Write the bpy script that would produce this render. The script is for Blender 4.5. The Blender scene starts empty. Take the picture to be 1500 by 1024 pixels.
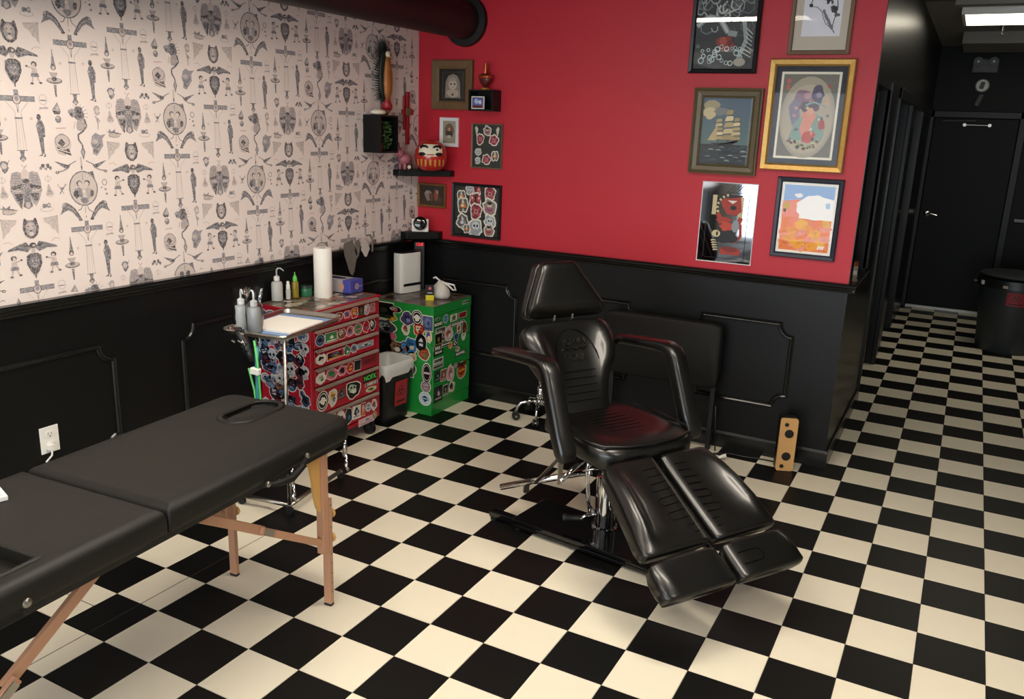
import bpy, bmesh, math, random
from mathutils import Vector, Matrix
PI = math.pi
random.seed(7)
SC = bpy.context.scene
COL = SC.collection

# ------------------------------------------------------------------ camera
cam_d = bpy.data.cameras.new('camera'); cam = bpy.data.objects.new('camera', cam_d); COL.objects.link(cam)
SC.camera = cam
F_PX, YAW, PITCH, ROLL = 1238.414, -0.48401, 0.26067, -0.03698
fw = Vector((math.sin(YAW)*math.cos(PITCH), math.cos(YAW)*math.cos(PITCH), -math.sin(PITCH)))
rt = Vector((math.cos(YAW), -math.sin(YAW), 0)); dn = fw.cross(rt)
r2 = math.cos(ROLL)*rt + math.sin(ROLL)*dn; d2 = -math.sin(ROLL)*rt + math.cos(ROLL)*dn
cam.matrix_world = Matrix(((r2.x, -d2.x, -fw.x, -0.3029), (r2.y, -d2.y, -fw.y, -4.1600), (r2.z, -d2.z, -fw.z, 1.8069), (0, 0, 0, 1)))
cam_d.sensor_fit = 'HORIZONTAL'; cam_d.sensor_width = 36; cam_d.lens = F_PX/1500*36; cam_d.clip_start = .05

# ------------------------------------------------------------------ world, lamps, exposure
W = bpy.data.worlds.new('world'); SC.world = W; W.use_nodes = True
bg = W.node_tree.nodes['Background']; bg.inputs[0].default_value = (.75, .86, 1, 1); bg.inputs[1].default_value = .35
def area(name, loc, rot, sx, sy, power, col):
    l = bpy.data.lights.new(name, 'AREA'); l.shape = 'RECTANGLE'; l.size = sx; l.size_y = sy; l.energy = power; l.color = col
    o = bpy.data.objects.new(name, l); COL.objects.link(o); o.location = loc; o.rotation_euler = rot; return o
area('window_daylight', (-.9, -7.1, 1.35), (math.radians(90), 0, 0), 4.6, 2.0, 170, (.88, .94, 1))
CEIL = 2.75
TROFFERS = [(-2.2, -2.05, 'left of the massage table end'), (-.9, -1.3, 'straight above the tattoo chair'), (.9, -2.2, 'over the walkway, added and out of view'), (-1.2, -4.0, 'nearest the shop window, added and out of view'), (-2.4, -3.9, 'over the foot of the massage table, added and out of view')]  # walkway, window and table-foot lamps are unseen, added to brighten walls and floor
SC.view_settings.view_transform = 'Standard'; SC.view_settings.look = 'None'
SC.view_settings.exposure = 0.0; SC.view_settings.gamma = 1; SC.view_settings.use_curve_mapping = False

# ------------------------------------------------------------------ materials
def lin(c):
    if isinstance(c, str):
        c = c.lstrip('#'); c = [int(c[i:i+2], 16)/255 for i in (0, 2, 4)]
    return tuple((x/12.92 if x <= .04045 else ((x+.055)/1.055)**2.4) for x in c) + (1,)
def mat(name, col, rough=.5, metal=0, var=.0, scale=20, bump=0, coat=0, emit=0, spec=.5, trans=0, alpha=1, aniso=None):
    m = bpy.data.materials.new(name); m.use_nodes = True; nt = m.node_tree; n = nt.nodes; b = n['Principled BSDF']
    c = lin(col); b.inputs['Base Color'].default_value = c; b.inputs['Roughness'].default_value = rough
    b.inputs['Metallic'].default_value = metal; b.inputs['Coat Weight'].default_value = coat; b.inputs['Coat Roughness'].default_value = .05
    b.inputs['Specular IOR Level'].default_value = spec
    b.inputs['Transmission Weight'].default_value = trans; b.inputs['Alpha'].default_value = alpha
    if emit: b.inputs['Emission Color'].default_value = c; b.inputs['Emission Strength'].default_value = emit
    if var or bump:
        tc = n.new('ShaderNodeTexCoord'); mp = n.new('ShaderNodeMapping'); nt.links.new(tc.outputs['Object'], mp.inputs[0])
        if aniso: mp.inputs['Scale'].default_value = aniso
        no = n.new('ShaderNodeTexNoise'); no.inputs['Scale'].default_value = scale; no.inputs['Detail'].default_value = 4
        nt.links.new(mp.outputs[0], no.inputs['Vector'])
        if var:
            mx = n.new('ShaderNodeMix'); mx.data_type = 'RGBA'; mx.inputs[6].default_value = tuple(x*(1-var) for x in c[:3])+(1,); mx.inputs[7].default_value = tuple(min(1, x*(1+var)) for x in c[:3])+(1,)
            nt.links.new(no.outputs[0], mx.inputs[0]); nt.links.new(mx.outputs[2], b.inputs['Base Color'])
        if bump:
            bp = n.new('ShaderNodeBump'); bp.inputs['Strength'].default_value = bump; bp.inputs['Distance'].default_value = .002
            nt.links.new(no.outputs[0], bp.inputs['Height']); nt.links.new(bp.outputs[0], b.inputs['Normal'])
    return m
def vmat(name, rough=.5, metal=0, coat=0):
    m = mat(name, '#888888', rough, metal, coat=coat); nt = m.node_tree
    a = nt.nodes.new('ShaderNodeAttribute'); a.attribute_name = 'ink'
    nt.links.new(a.outputs['Color'], nt.nodes['Principled BSDF'].inputs['Base Color']); return m
def glass_mat(name, ior=1.45, tint=(1, 1, 1, 1), rough=.01):
    m = bpy.data.materials.new(name); m.use_nodes = True; nt = m.node_tree; nt.nodes.clear()
    o = nt.nodes.new('ShaderNodeOutputMaterial'); mx = nt.nodes.new('ShaderNodeMixShader'); f = nt.nodes.new('ShaderNodeFresnel'); f.inputs[0].default_value = ior
    t = nt.nodes.new('ShaderNodeBsdfTransparent'); t.inputs[0].default_value = tint; g = nt.nodes.new('ShaderNodeBsdfGlossy'); g.inputs['Roughness'].default_value = rough
    for a, b in ((f.outputs[0], mx.inputs[0]), (t.outputs[0], mx.inputs[1]), (g.outputs[0], mx.inputs[2]), (mx.outputs[0], o.inputs[0])): nt.links.new(a, b)
    return m
def wall_ink():
    m = vmat('wallpaper_print', .75); nt = m.node_tree; n = nt.nodes; b = n['Principled BSDF']; at = [x for x in n if x.type == 'ATTRIBUTE'][0]
    tc = n.new('ShaderNodeTexCoord'); no = n.new('ShaderNodeTexNoise'); no.inputs['Scale'].default_value = 170; no.inputs['Detail'].default_value = 3; nt.links.new(tc.outputs['Object'], no.inputs['Vector'])
    rp = n.new('ShaderNodeMapRange'); rp.inputs[1].default_value = .42; rp.inputs[2].default_value = .68; rp.inputs[3].default_value = .0; rp.inputs[4].default_value = .42; nt.links.new(no.outputs[0], rp.inputs[0])
    mx = n.new('ShaderNodeMix'); mx.data_type = 'RGBA'; mx.inputs[7].default_value = lin('#eddcd3'); nt.links.new(rp.outputs[0], mx.inputs[0]); nt.links.new(at.outputs['Color'], mx.inputs[6]); nt.links.new(mx.outputs[2], b.inputs['Base Color'])
    return m
M = dict(
    black_paint=mat('black_paint', '#0b0c0d', .40, var=.12, scale=6, bump=.06, spec=.3),
    rail_paint=mat('rail_paint', '#101111', .25, var=.1, bump=.05),
    hall_black=mat('hall_black_paint', '#0c0c0b', .28, var=.2, scale=3, spec=.4),
    red_wall=mat('red_paint', '#c01f31', .5, var=.04, scale=4, bump=.08),
    paper=mat('wallpaper_ground', '#f1e4de', .7, var=.02, scale=6),
    ceiling=mat('ceiling_paint', '#8d8a83', .8, var=.05),
    dark_ceiling=mat('ceiling_dark', '#55534f', .8, var=.05),
    plaster=mat('plaster', '#b9b4aa', .8, var=.05),
    tile_w=mat('vinyl_tile_cream', '#e2dac5', .42, var=.03, scale=9, bump=.02, spec=.35),
    tile_b=mat('vinyl_tile_black', '#0e0e0d', .42, var=.25, scale=12, bump=.02, spec=.25),
    grout=mat('floor_bedding', '#3b372f', .7),
    vinyl=mat('glossy_black_vinyl', '#080807', .33, var=.1, scale=60, bump=.05, coat=.18, spec=.6),
    matte_vinyl=mat('matte_black_vinyl', '#151511', .5, var=.08, scale=90, bump=.06, spec=.35),
    matte_panel=mat('matte_panel_vinyl', '#151412', .6, var=.08, scale=60, bump=.06, spec=.25),
    stitch=mat('stitching', '#020202', .9, spec=.1),
    chrome=mat('chrome', '#d8d8da', .08, 1),
    steel=mat('brushed_steel', '#a9a69e', .32, 1, var=.05, scale=80),
    black_metal=mat('black_enamel', '#08090a', .12, coat=.4),
    black_plastic=mat('black_plastic', '#131414', .4, var=.1),
    rubber=mat('rubber', '#101010', .55),
    duct=mat('duct_paint', '#110f0e', .5, var=.2, scale=5, bump=.2),
    beech=mat('beech_wood', '#b98a6c', .5, var=.14, scale=9, aniso=(1, 1, .12)),
    ply=mat('plywood_wing', '#cfa15c', .5, var=.08, scale=8),
    speaker_wood=mat('bamboo_front', '#d0a267', .45, var=.12, scale=9, aniso=(1, 1, .15)),
    red_metal=mat('cart_red', '#a5182a', .3, var=.05, coat=.2),
    green_metal=mat('cabinet_green', '#1f8a38', .3, var=.05, coat=.3),
    alu=mat('drawer_pull', '#b5a79b', .35, .6),
    white=mat('white_plastic', '#ecebe5', .35),
    paperwhite=mat('paper_towel', '#f2efe7', .9, var=.02, bump=.1, scale=50),
    liner=mat('bin_liner', '#d9d9d6', .35, var=.06, scale=6, bump=.5),
    bag=mat('grey_bag', '#c9c4ba', .4, var=.08, bump=.4, scale=14),
    clear=glass_mat('clear_bag', 1.35, (.88, .9, .92, 1), .12),
    glass=glass_mat('picture_glass', 1.2), shiny_glass=glass_mat('shiny_glass', 1.45),
    bottle=mat('bottle_plastic', '#c9c9c5', .35, spec=.5, alpha=.85),
    print=vmat('flat_print', .45), gloss_print=vmat('sticker_print', .3, coat=.2), wall_print=wall_ink(),
    wood_frame=mat('rustic_wood', '#6d5233', .6, var=.25, scale=14, bump=.3, aniso=(4, 4, 1)),
    tan_frame=mat('tan_wood', '#7c634f', .5, var=.15, scale=10, aniso=(1, 1, .2)),
    olive_frame=mat('olive_wood', '#5f5339', .4, var=.12, scale=10),
    gold=mat('gold_frame', '#c39a55', .35, .55, var=.2, scale=60, bump=.5),
    gold_dark=mat('gold_dark', '#7e5326', .4, .3, var=.2, scale=40, bump=.3),
    navy_frame=mat('navy_black_frame', '#1f2334', .35),
    black_frame=mat('black_frame', '#141417', .3),
    white_frame=mat('white_frame', '#e8e4e8', .4),
    mirror=mat('mirror_silver', '#b9bcc2', .04, 1),
    blue_liner=mat('blue_pad', '#7f9dc8', .7), purple=mat('glove_box_purple', '#4c4fa6', .5), glove_grey=mat('glove_box_grey', '#b8b4bb', .5),
    green_bottle=mat('green_cap', '#5fbf4e', .4), soap=mat('green_soap', '#8d7a2c', .2, spec=.6), jar=mat('jar_green', '#2f6e4c', .3),
    lamp=mat('lamp_diffuser', '#fff4dc', .5, emit=5), room_lamp=mat('room_lamp_diffuser', '#fff3e2', .5, emit=30), red_led=mat('red_display', '#ff2030', .5, emit=2.0),
    teal=mat('teal_cable', '#2b7d86', .4), lime=mat('green_cable', '#5fc26a', .4), rainbow=mat('pink_figure', '#b8707a', .4, var=.4, scale=14),
    daruma_red=mat('daruma_red', '#b8281f', .25, var=.2, scale=18, coat=.3), skin=mat('cream_face', '#e8d9bb', .5),
    gold_paint=mat('gold_paint', '#c08a3a', .35, .5), orange=mat('robe_orange', '#b0703a', .5, .2, var=.3, scale=14), leaf=mat('leaf_green', '#3c5a2c', .5, var=.5, scale=30),
    dark_green=mat('dark_green_spikes', '#16241d', .5), red_paint=mat('ornament_red', '#a1202a', .4), copper=mat('heart_copper', '#a8502c', .3, .6), maroon=mat('heart_maroon', '#5c1a1a', .35),
    shell=mat('shell_white', '#e6dfc8', .5, var=.08), brown=mat('brown_stone', '#7a6248', .6, var=.2), bin_grey=mat('bin_grey', '#2c3032', .45, var=.08),
    tin=mat('tape_beige', '#a99a8c', .5), bronze=mat('dark_bronze', '#5c5548', .3, .7, var=.4, scale=20), yellow=mat('yellow_card', '#e3d52c', .5), grey_paint=mat('grey_plastic', '#5d5f60', .5),
    seam=mat('floor_seam', '#2b2722', .7), cable=mat('black_cable', '#0d0d0d', .4),
)

# ------------------------------------------------------------------ helpers
class MB:
    def __init__(s): s.v = []; s.f = []
    def add(s, vs, fs):
        o = len(s.v); s.v += [Vector(v) for v in vs]; s.f += [tuple(i+o for i in f) for f in fs]; return s
    def box(s, x0, x1, y0, y1, z0, z1, T=None):
        vs = [Vector((x, y, z)) for x in (x0, x1) for y in (y0, y1) for z in (z0, z1)]
        if T: vs = [T @ v for v in vs]
        return s.add(vs, [(0, 1, 3, 2), (4, 6, 7, 5), (0, 4, 5, 1), (2, 3, 7, 6), (0, 2, 6, 4), (1, 5, 7, 3)])
    def loft(s, rings, caps=True, closed=False):
        n = len(rings[0]); vs = [p for r in rings for p in r]; fs = []
        m = len(rings)
        for i in range(m if closed else m-1):
            a = i*n; b = ((i+1) % m)*n
            for k in range(n): fs.append((a+k, a+(k+1) % n, b+(k+1) % n, b+k))
        if caps and not closed: fs.append(tuple(range(n-1, -1, -1))); fs.append(tuple((m-1)*n+k for k in range(n)))
        return s.add(vs, fs)
    def cyl(s, p0, p1, r0, r1=None, n=16):
        r1 = r0 if r1 is None else r1; p0 = Vector(p0); p1 = Vector(p1); d = (p1-p0).normalized()
        a = d.orthogonal().normalized(); b = d.cross(a)
        return s.loft([[p+(a*math.cos(2*PI*k/n)+b*math.sin(2*PI*k/n))*r for k in range(n)] for p, r in ((p0, r0), (p1, r1))])
    def tube(s, pts, r, n=8):
        pts = [Vector(p) for p in pts]; rings = []; a = None
        for i, p in enumerate(pts):
            d = (pts[min(i+1, len(pts)-1)]-pts[max(i-1, 0)]).normalized()
            a = d.orthogonal().normalized() if a is None else (a-d*a.dot(d)).normalized()
            b = d.cross(a); rr = r[i] if isinstance(r, (list, tuple)) else r
            rings.append([p+(a*math.cos(2*PI*k/n)+b*math.sin(2*PI*k/n))*rr for k in range(n)])
        return s.loft(rings)
    def lathe(s, prof, c=(0, 0, 0), n=24, ax=None):
        c = Vector(c); A = Vector((0, 0, 1)) if ax is None else Vector(ax).normalized()
        u = A.orthogonal().normalized() if ax is not None else Vector((1, 0, 0)); w = A.cross(u)
        return s.loft([[c+A*z+(u*math.cos(2*PI*k/n)+w*math.sin(2*PI*k/n))*max(r, 1e-4) for k in range(n)] for r, z in prof])
    def prism(s, pts, f0, f1):
        n = len(pts); return s.loft([[f0(*p) for p in pts], [f1(*p) for p in pts]])
    def build(s, name, m, parent=None, smooth=False, bevel=0, seg=2, sub=0, loc=None):
        me = bpy.data.meshes.new(name); me.from_pydata([tuple(v) for v in s.v], [], s.f)
        bm = bmesh.new(); bm.from_mesh(me); bmesh.ops.recalc_face_normals(bm, faces=bm.faces); bm.to_mesh(me); bm.free()
        me.materials.append(M[m] if isinstance(m, str) else m)
        o = bpy.data.objects.new(name, me); COL.objects.link(o)
        if parent: o.parent = parent
        if loc: o.location = loc
        if smooth:
            for p in me.polygons: p.use_smooth = True
            if smooth == 'auto':
                bm = bmesh.new(); bm.from_mesh(me)
                for e in bm.edges:
                    if len(e.link_faces) == 2 and e.calc_face_angle(0) > .7: e.smooth = False
                bm.to_mesh(me); bm.free()
        if bevel:
            b = o.modifiers.new('bevel', 'BEVEL'); b.width = bevel; b.segments = seg; b.limit_method = 'ANGLE'; b.harden_normals = False
        if sub:
            b = o.modifiers.new('sub', 'SUBSURF'); b.levels = b.render_levels = sub
        return o
def thing(name, label, cat, loc=(0, 0, 0), rz=0, group=None):
    o = bpy.data.objects.new(name, None); COL.objects.link(o); o.location = loc; o.rotation_euler = (0, 0, math.radians(rz)); o.empty_display_size = .1
    o['label'] = label; o['category'] = cat
    if group: o['group'] = group
    return o
def tag(o, label, cat, group=None):
    o['label'] = label; o['category'] = cat
    if group: o['group'] = group
    return o
def struct(o): o['kind'] = 'structure'; return o
def ringse(c, R, U, w, t, n=3.0, N=28, bump=0, bw=.25, dish=0):
    """superellipse section; bump raises the two sides of the upper face, dish lowers its middle"""
    c = Vector(c); R = Vector(R); U = Vector(U); out = []
    for k in range(N):
        a = 2*PI*(k+.5)/N; cx, sy = math.cos(a), math.sin(a)
        x = math.copysign(abs(cx)**(2/n), cx)*w/2; y = math.copysign(abs(sy)**(2/n), sy)*t/2
        if y > 0:
            q = abs(x)/(w/2)
            y += bump*math.exp(-((q-.78)/bw)**2) - dish*(1-q*q)
        out.append(c+R*x+U*y)
    return out

# flat print: polygons with their own ink colour laid on a plane, local x right, z up, facing -y
class Art:
    def __init__(s): s.v = []; s.f = []; s.c = []; s.n = 0
    def poly(s, pts, col, up=1):
        s.n += up; o = len(s.v); s.v += [(p[0], p[1], s.n) for p in pts]; s.f.append(tuple(range(o, o+len(pts)))); s.c.append(lin(col) if isinstance(col, str) else col); return s
    def rect(s, x0, y0, x1, y1, col): return s.poly([(x0, y0), (x1, y0), (x1, y1), (x0, y1)], col)
    def ell(s, x, y, rx, ry, col, n=16, rot=0, up=1):
        c, q = math.cos(rot), math.sin(rot)
        return s.poly([(x+rx*math.cos(2*PI*k/n)*c-ry*math.sin(2*PI*k/n)*q, y+rx*math.cos(2*PI*k/n)*q+ry*math.sin(2*PI*k/n)*c) for k in range(n)], col, up)
    def ring(s, x, y, rx, ry, w, col, n=18):
        s.n += 1
        for k in range(n):
            a, b = 2*PI*k/n, 2*PI*(k+1)/n
            s.poly([(x+rx*math.cos(a), y+ry*math.sin(a)), (x+rx*math.cos(b), y+ry*math.sin(b)), (x+(rx-w)*math.cos(b), y+(ry-w)*math.sin(b)), (x+(rx-w)*math.cos(a), y+(ry-w)*math.sin(a))], col, 0)
        return s
    def line(s, pts, w, col):
        s.n += 1
        for (a, b), (c, d) in zip(pts, pts[1:]):
            L = math.hypot(c-a, d-b) or 1; nx, ny = -(d-b)/L*w/2, (c-a)/L*w/2
            s.poly([(a+nx, b+ny), (c+nx, d+ny), (c-nx, d-ny), (a-nx, b-ny)], col, 0)
        return s
    def blob(s, x, y, rx, ry, col, seed=0, j=.25, n=14):
        r = random.Random(seed*31+7); return s.poly([(x+rx*math.cos(2*PI*k/n)*(1+r.uniform(-j, j)), y+ry*math.sin(2*PI*k/n)*(1+r.uniform(-j, j))) for k in range(n)], col)
    def build(s, name, m, parent, T=lambda u, v, d: (u, -d, v), eps=.00004, base=.0005):
        me = bpy.data.meshes.new(name); me.from_pydata([T(a, b, base+c*eps) for a, b, c in s.v], [], s.f)
        me.materials.append(M[m]); at = me.color_attributes.new('ink', 'FLOAT_COLOR', 'CORNER')
        i = 0
        for f, c in zip(me.polygons, s.c):
            for _ in f.loop_indices: at.data[i].color = c; i += 1
        o = bpy.data.objects.new(name, me); COL.objects.link(o)
        if parent: o.parent = parent
        return o
def text_mesh(name, txt, size, m, parent, M4, depth=.0006, align='CENTER', bold=0):
    cu = bpy.data.curves.new(name, 'FONT'); cu.body = txt; cu.size = size; cu.extrude = depth; cu.align_x = align; cu.align_y = 'CENTER'; cu.offset = bold
    to = bpy.data.objects.new(name, cu); COL.objects.link(to); bpy.context.view_layer.update()
    me = bpy.data.meshes.new_from_object(to.evaluated_get(bpy.context.evaluated_depsgraph_get())); bpy.data.objects.remove(to)
    me.materials.clear(); me.materials.append(M[m]); me.transform(M4)
    o = bpy.data.objects.new(name, me); COL.objects.link(o)
    if parent: o.parent = parent
    return o
def TX(x, y, z, rx=90, rz=0): return Matrix.Translation((x, y, z)) @ Matrix.Rotation(math.radians(rz), 4, 'Z') @ Matrix.Rotation(math.radians(rx), 4, 'X')
def cut(o, mb):
    c = mb.build('cutter', 'black_plastic'); m = o.modifiers.new('cut', 'BOOLEAN'); m.object = c; m.operation = 'DIFFERENCE'; m.solver = 'EXACT'
    c.parent = o.parent; c.matrix_parent_inverse.identity()
    bpy.context.view_layer.update()
    me = bpy.data.meshes.new_from_object(o.evaluated_get(bpy.context.evaluated_depsgraph_get()))
    for p_ in me.polygons: p_.use_smooth = p_.normal.z < .98 and len(p_.vertices) < 5
    o.modifiers.clear(); o.data = me; bpy.data.objects.remove(c)

# ------------------------------------------------------------------ the room
LX, BY, HX, RAIL = -3.562, .6045, -.800, 1.05    # left wall, back wall, hallway wall, top of chair rail
T = .2286
XR, YF, YN = 3.2, 6.16, -7.2
fl = struct(MB().box(LX-.1, XR, YN-.1, YF+.1, -.1, -.004).build('floor', 'grout'))
def inframe(x, y, z=0):
    q = Vector((x, y, z))-Vector((-.3029, -4.16, 1.8069)); w = q.dot(fw)
    if w < .2: return None
    u = 750+F_PX*q.dot(r2)/w; v = 512+F_PX*q.dot(d2)/w
    return (u, v, w) if -30 < u < 1530 and -30 < v < 1054 else None
cells = []
for i in range(-16, 14):
    for j in range(-27, 32):
        x, y = (i+.5)*T, -(j+.5)*T
        x0, x1, y0, y1 = i*T, i*T+T, y-T/2, y+T/2
        if x1 < LX+.02 or x0 > XR or y0 > YF or y1 < YN: continue
        if x < HX-.15 and y > BY+.12: continue
        full = (x0 > LX and x1 < XR and y0 > YN and y1 < YF and not (x0 < HX and y1 > BY-.001))
        vis = inframe(x, y)
        cells.append((vis[2] if (vis and full) else 99, i, j, full))
cells.sort()
def tile_mb(mb, x0, x1, y0, y1, g=.0009):
    b = .0012
    vs = [(x0+g, y0+g, -.004), (x1-g, y0+g, -.004), (x1-g, y1-g, -.004), (x0+g, y1-g, -.004)] + [(x0+g, y0+g, -b), (x1-g, y0+g, -b), (x1-g, y1-g, -b), (x0+g, y1-g, -b)] + [(x0+g+b, y0+g+b, 0), (x1-g-b, y0+g+b, 0), (x1-g-b, y1-g-b, 0), (x0+g+b, y1-g-b, 0)]
    mb.add(vs, [(8, 9, 10, 11)]+[(a, (a+1) % 4, 4+(a+1) % 4, 4+a) for a in range(4)]+[(4+a, 4+(a+1) % 4, 8+(a+1) % 4, 8+a) for a in range(4)])
proto = {}
for k, mn in ((0, 'tile_w'), (1, 'tile_b')):
    mb = MB(); tile_mb(mb, -T/2, T/2, -T/2, T/2); o = mb.build('floor_tile', mn, fl); proto[k] = o.data; bpy.data.objects.remove(o)
rest = {0: MB(), 1: MB()}
for n, (d, i, j, full) in enumerate(cells):
    k = (i+j) % 2
    if n < 299 and d < 99:
        o = bpy.data.objects.new('floor_tile', proto[k]); COL.objects.link(o); o.parent = fl; o.location = ((i+.5)*T, -(j+.5)*T, 0)
    else:
        tile_mb(rest[k], max(i*T, LX), min(i*T+T, XR), max(-(j+1)*T, YN), min(-j*T, YF))
for k, mn in ((0, 'tile_w'), (1, 'tile_b')):
    o = rest[k].build('distant_tiles', mn, fl); o['kind'] = 'stuff'
s1 = MB().box(-12.40*T-.0016, -12.40*T+.0016, -12.2*T, -6.8*T, -.002, .0004).build('floor_seam', 'seam', fl)
s2 = MB().box(-14*T, -13*T, -10.45*T-.0015, -10.45*T+.0015, -.002, .0004).build('floor_seam', 'seam', fl)

# left wall: dark dado below, patterned paper above
wl = struct(MB().box(LX-.12, LX, YN, BY+.12, -.05, RAIL-.02).build('wall_left', 'black_paint'))
up = MB().box(LX-.12, LX, YN, BY+.12, RAIL-.02, CEIL).build('wallpaper', 'paper', wl)
wb = struct(MB().box(LX-.12, HX-.003, BY, BY+.12, -.05, RAIL-.02).build('wall_back', 'black_paint'))
MB().box(LX-.12, HX-.003, BY, BY+.12, RAIL-.02, CEIL).build('painted_upper_wall', 'red_wall', wb)
# hallway wall running away from the corner, with a pass-through recess and door openings
hb = MB()
hb.box(HX-.0029, HX, BY+.002, BY+.12, -.05, CEIL).box(HX-.10, HX, BY+.12, 2.03, -.05, 1.0).box(HX-.10, HX, BY+.12, 4.0, 2.07, CEIL).box(HX-.10, HX, 4.0, YF, 2.07, CEIL)
hb.box(HX-.10, HX, BY+.12, .70, 1.0, 2.07).box(HX-.1, HX, 1.37, 2.03, 1.0, 2.07).box(HX-.28, HX-.22, BY+.12, 1.45, .95, 2.12)
wh = struct(hb.build('wall_hall', 'hall_black'))
hb2 = MB(); hb2.box(HX-.24, HX-.18, 2.0, YF, -.05, 2.12)
hb2.box(HX-.2, HX-.0, 3.2, 3.75, -.05, 2.07).box(HX-.2, HX-.0, 4.75, YF, -.05, 2.07)
hb2.build('door_surround', 'hall_black', wh)
tr = MB()
for y in (2.03, 3.2): tr.box(HX-.02, HX+.014, y-.03, y+.03, 0, 2.12)
tr.box(HX-.02, HX+.014, 1.37, 1.42, 1.03, 2.12)
tr.box(HX-.02, HX+.018, 2.0, 5.9, 2.05, 2.12)
struct(tr.build('trim_1', 'hall_black', bevel=.004))
struct(MB().box(HX-.1, HX+.03, .68, 1.40, .985, 1.02).build('trim_2', 'rail_paint', bevel=.006))
# far wall with the back door
fw_ = MB(); fw_.box(HX-.3, XR, YF, YF+.12, -.05, CEIL)
wf = struct(fw_.build('wall_far', mat('far_wall_black', '#08090a', .5, var=.1, spec=.2)))
dr = struct(MB().box(-.76, .02, YF-.045, YF-.002, .02, 2.03).build('door_1', mat('back_door_black', '#0a0b0c', .5, var=.1, spec=.2), bevel=.004))
fr = MB(); fr.box(-.83, -.765, YF-.06, YF, 0, 2.1).box(.025, .09, YF-.06, YF, 0, 2.1).box(-.83, .09, YF-.06, YF, 2.035, 2.1)
fr.build('door_frame', 'black_paint', dr, bevel=.004)
MB().box(-.76, .02, YF-.07, YF-.045, .0, .028).build('door_sill', 'steel', dr)
mb = MB().lathe([(.001, 0), (.032, 0), (.034, .006), (.024, .012), (.012, .016), (.012, .045), (.001, .046)], (-.692, YF-.045, 1.035), 20, (0, -1, 0))
mb.tube([(-.692, YF-.085, 1.035), (-.65, YF-.09, 1.033), (-.59, YF-.088, 1.02)], [.012, .010, .007]); mb.build('door_handle', 'chrome', dr, 'auto')
MB().cyl((-.47, YF-.075, 1.965), (-.24, YF-.075, 1.965), .010).cyl((-.47, YF-.045, 1.965), (-.47, YF-.09, 1.965), .017).cyl((-.24, YF-.045, 1.965), (-.24, YF-.09, 1.965), .017).build('door_closer', 'steel', dr, 'auto')
MB().tube([(-.68, YF-.06, 2.0), (-.37, YF-.07, 2.01)], .008).build('closer_arm', 'grey_paint', dr)
mm = MB()
mm.box(.13, XR, YF-.03, YF, 1.0, 1.04).box(.13, XR, YF-.03, YF, 0, .09)
struct(mm.build('trim_3', 'rail_paint', bevel=.006))
# right wall, front wall with the shop windows, ceiling
struct(MB().box(XR, XR+.12, YN, YF+.12, -.05, CEIL).build('wall_right', 'plaster'))
wn = MB()
wn.box(LX-.1, -3.3, YN-.12, YN, -.05, CEIL).box(1.5, XR, YN-.12, YN, -.05, CEIL).box(-3.3, 1.5, YN-.12, YN, -.05, .3).box(-3.3, 1.5, YN-.12, YN, 2.4, CEIL)
struct(wn.build('wall_front', 'plaster'))
wd = MB()
for x in (-3.3, -1.75, -.1, 1.45): wd.box(x, x+.06, YN-.09, YN-.03, .3, 2.4)
wd.box(-3.3, 1.5, YN-.09, YN-.03, .3, .36).box(-3.3, 1.5, YN-.09, YN-.03, 2.34, 2.4)
wnd = struct(wd.build('window_1', 'black_frame'))
MB().box(-3.3, 1.5, YN-.065, YN-.06, .36, 2.34).build('window_pane', 'glass', wnd)
ce = struct(MB().box(LX-.1, XR, YN, 2.90, CEIL, CEIL+.1).build('ceiling', 'dark_ceiling'))
MB().box(HX-.3, XR, 2.90, YF+.1, CEIL, CEIL+.1).build('hall_ceiling', 'ceiling', ce)
MB().box(-.60, XR, 2.86, 2.90, CEIL-.03, CEIL+.02).build('ceiling_trim', 'ceiling', ce)
MB().box(-.58, XR, 4.85, 5.75, CEIL-.10, CEIL+.02).build('ceiling_soffit', 'ceiling', ce, bevel=.004)

# chair rail, baseboards, panel mouldings
def rail_profile(): return [(0, 0), (.016, 0), (.018, .010), (.026, .016), (.030, .026), (.040, .032), (.042, .044), (.036, .050), (0, .050)]
rr = MB(); P = rail_profile(); z0 = RAIL-.05
rr.prism(P, lambda a, b: (LX+a, YN, z0+b), lambda a, b: (LX+a, BY-a, z0+b))
struct(rr.build('trim_4', 'rail_paint', smooth=False))
rr = MB(); rr.prism(P, lambda a, b: (LX+a, BY-a, z0+b), lambda a, b: (HX+a, BY-a, z0+b)); rr.prism(P, lambda a, b: (HX+a, BY-a, z0+b), lambda a, b: (HX+a, .70, z0+b))
struct(rr.build('trim_5', 'rail_paint'))
B = [(0, 0), (.014, 0), (.014, .085), (.008, .10), (0, .10)]
bb = MB().prism(B, lambda a, b: (LX+a, YN, b), lambda a, b: (LX+a, BY-a, b)); struct(bb.build('baseboard_left', 'rail_paint'))
bb = MB().prism(B, lambda a, b: (LX+a, BY-a, b), lambda a, b: (HX+a, BY-a, b)); bb.prism(B, lambda a, b: (HX+a, BY-a, b), lambda a, b: (HX+a, 2.0, b)); struct(bb.build('baseboard_back', 'rail_paint'))
def panel_path(a, b, z0, z1, r=.07):
    pts = []
    for (cx, cz, s) in ((a, z0, 90), (b, z0, 180), (b, z1, 270), (a, z1, 0)):
        arc = [(cx+r*math.cos(math.radians(s-90*k/5 if False else s-90+90*(5-k)/5)), cz+r*math.sin(math.radians(s-90+90*(5-k)/5))) for k in range(6)]
        pts += arc
    return pts
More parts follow.
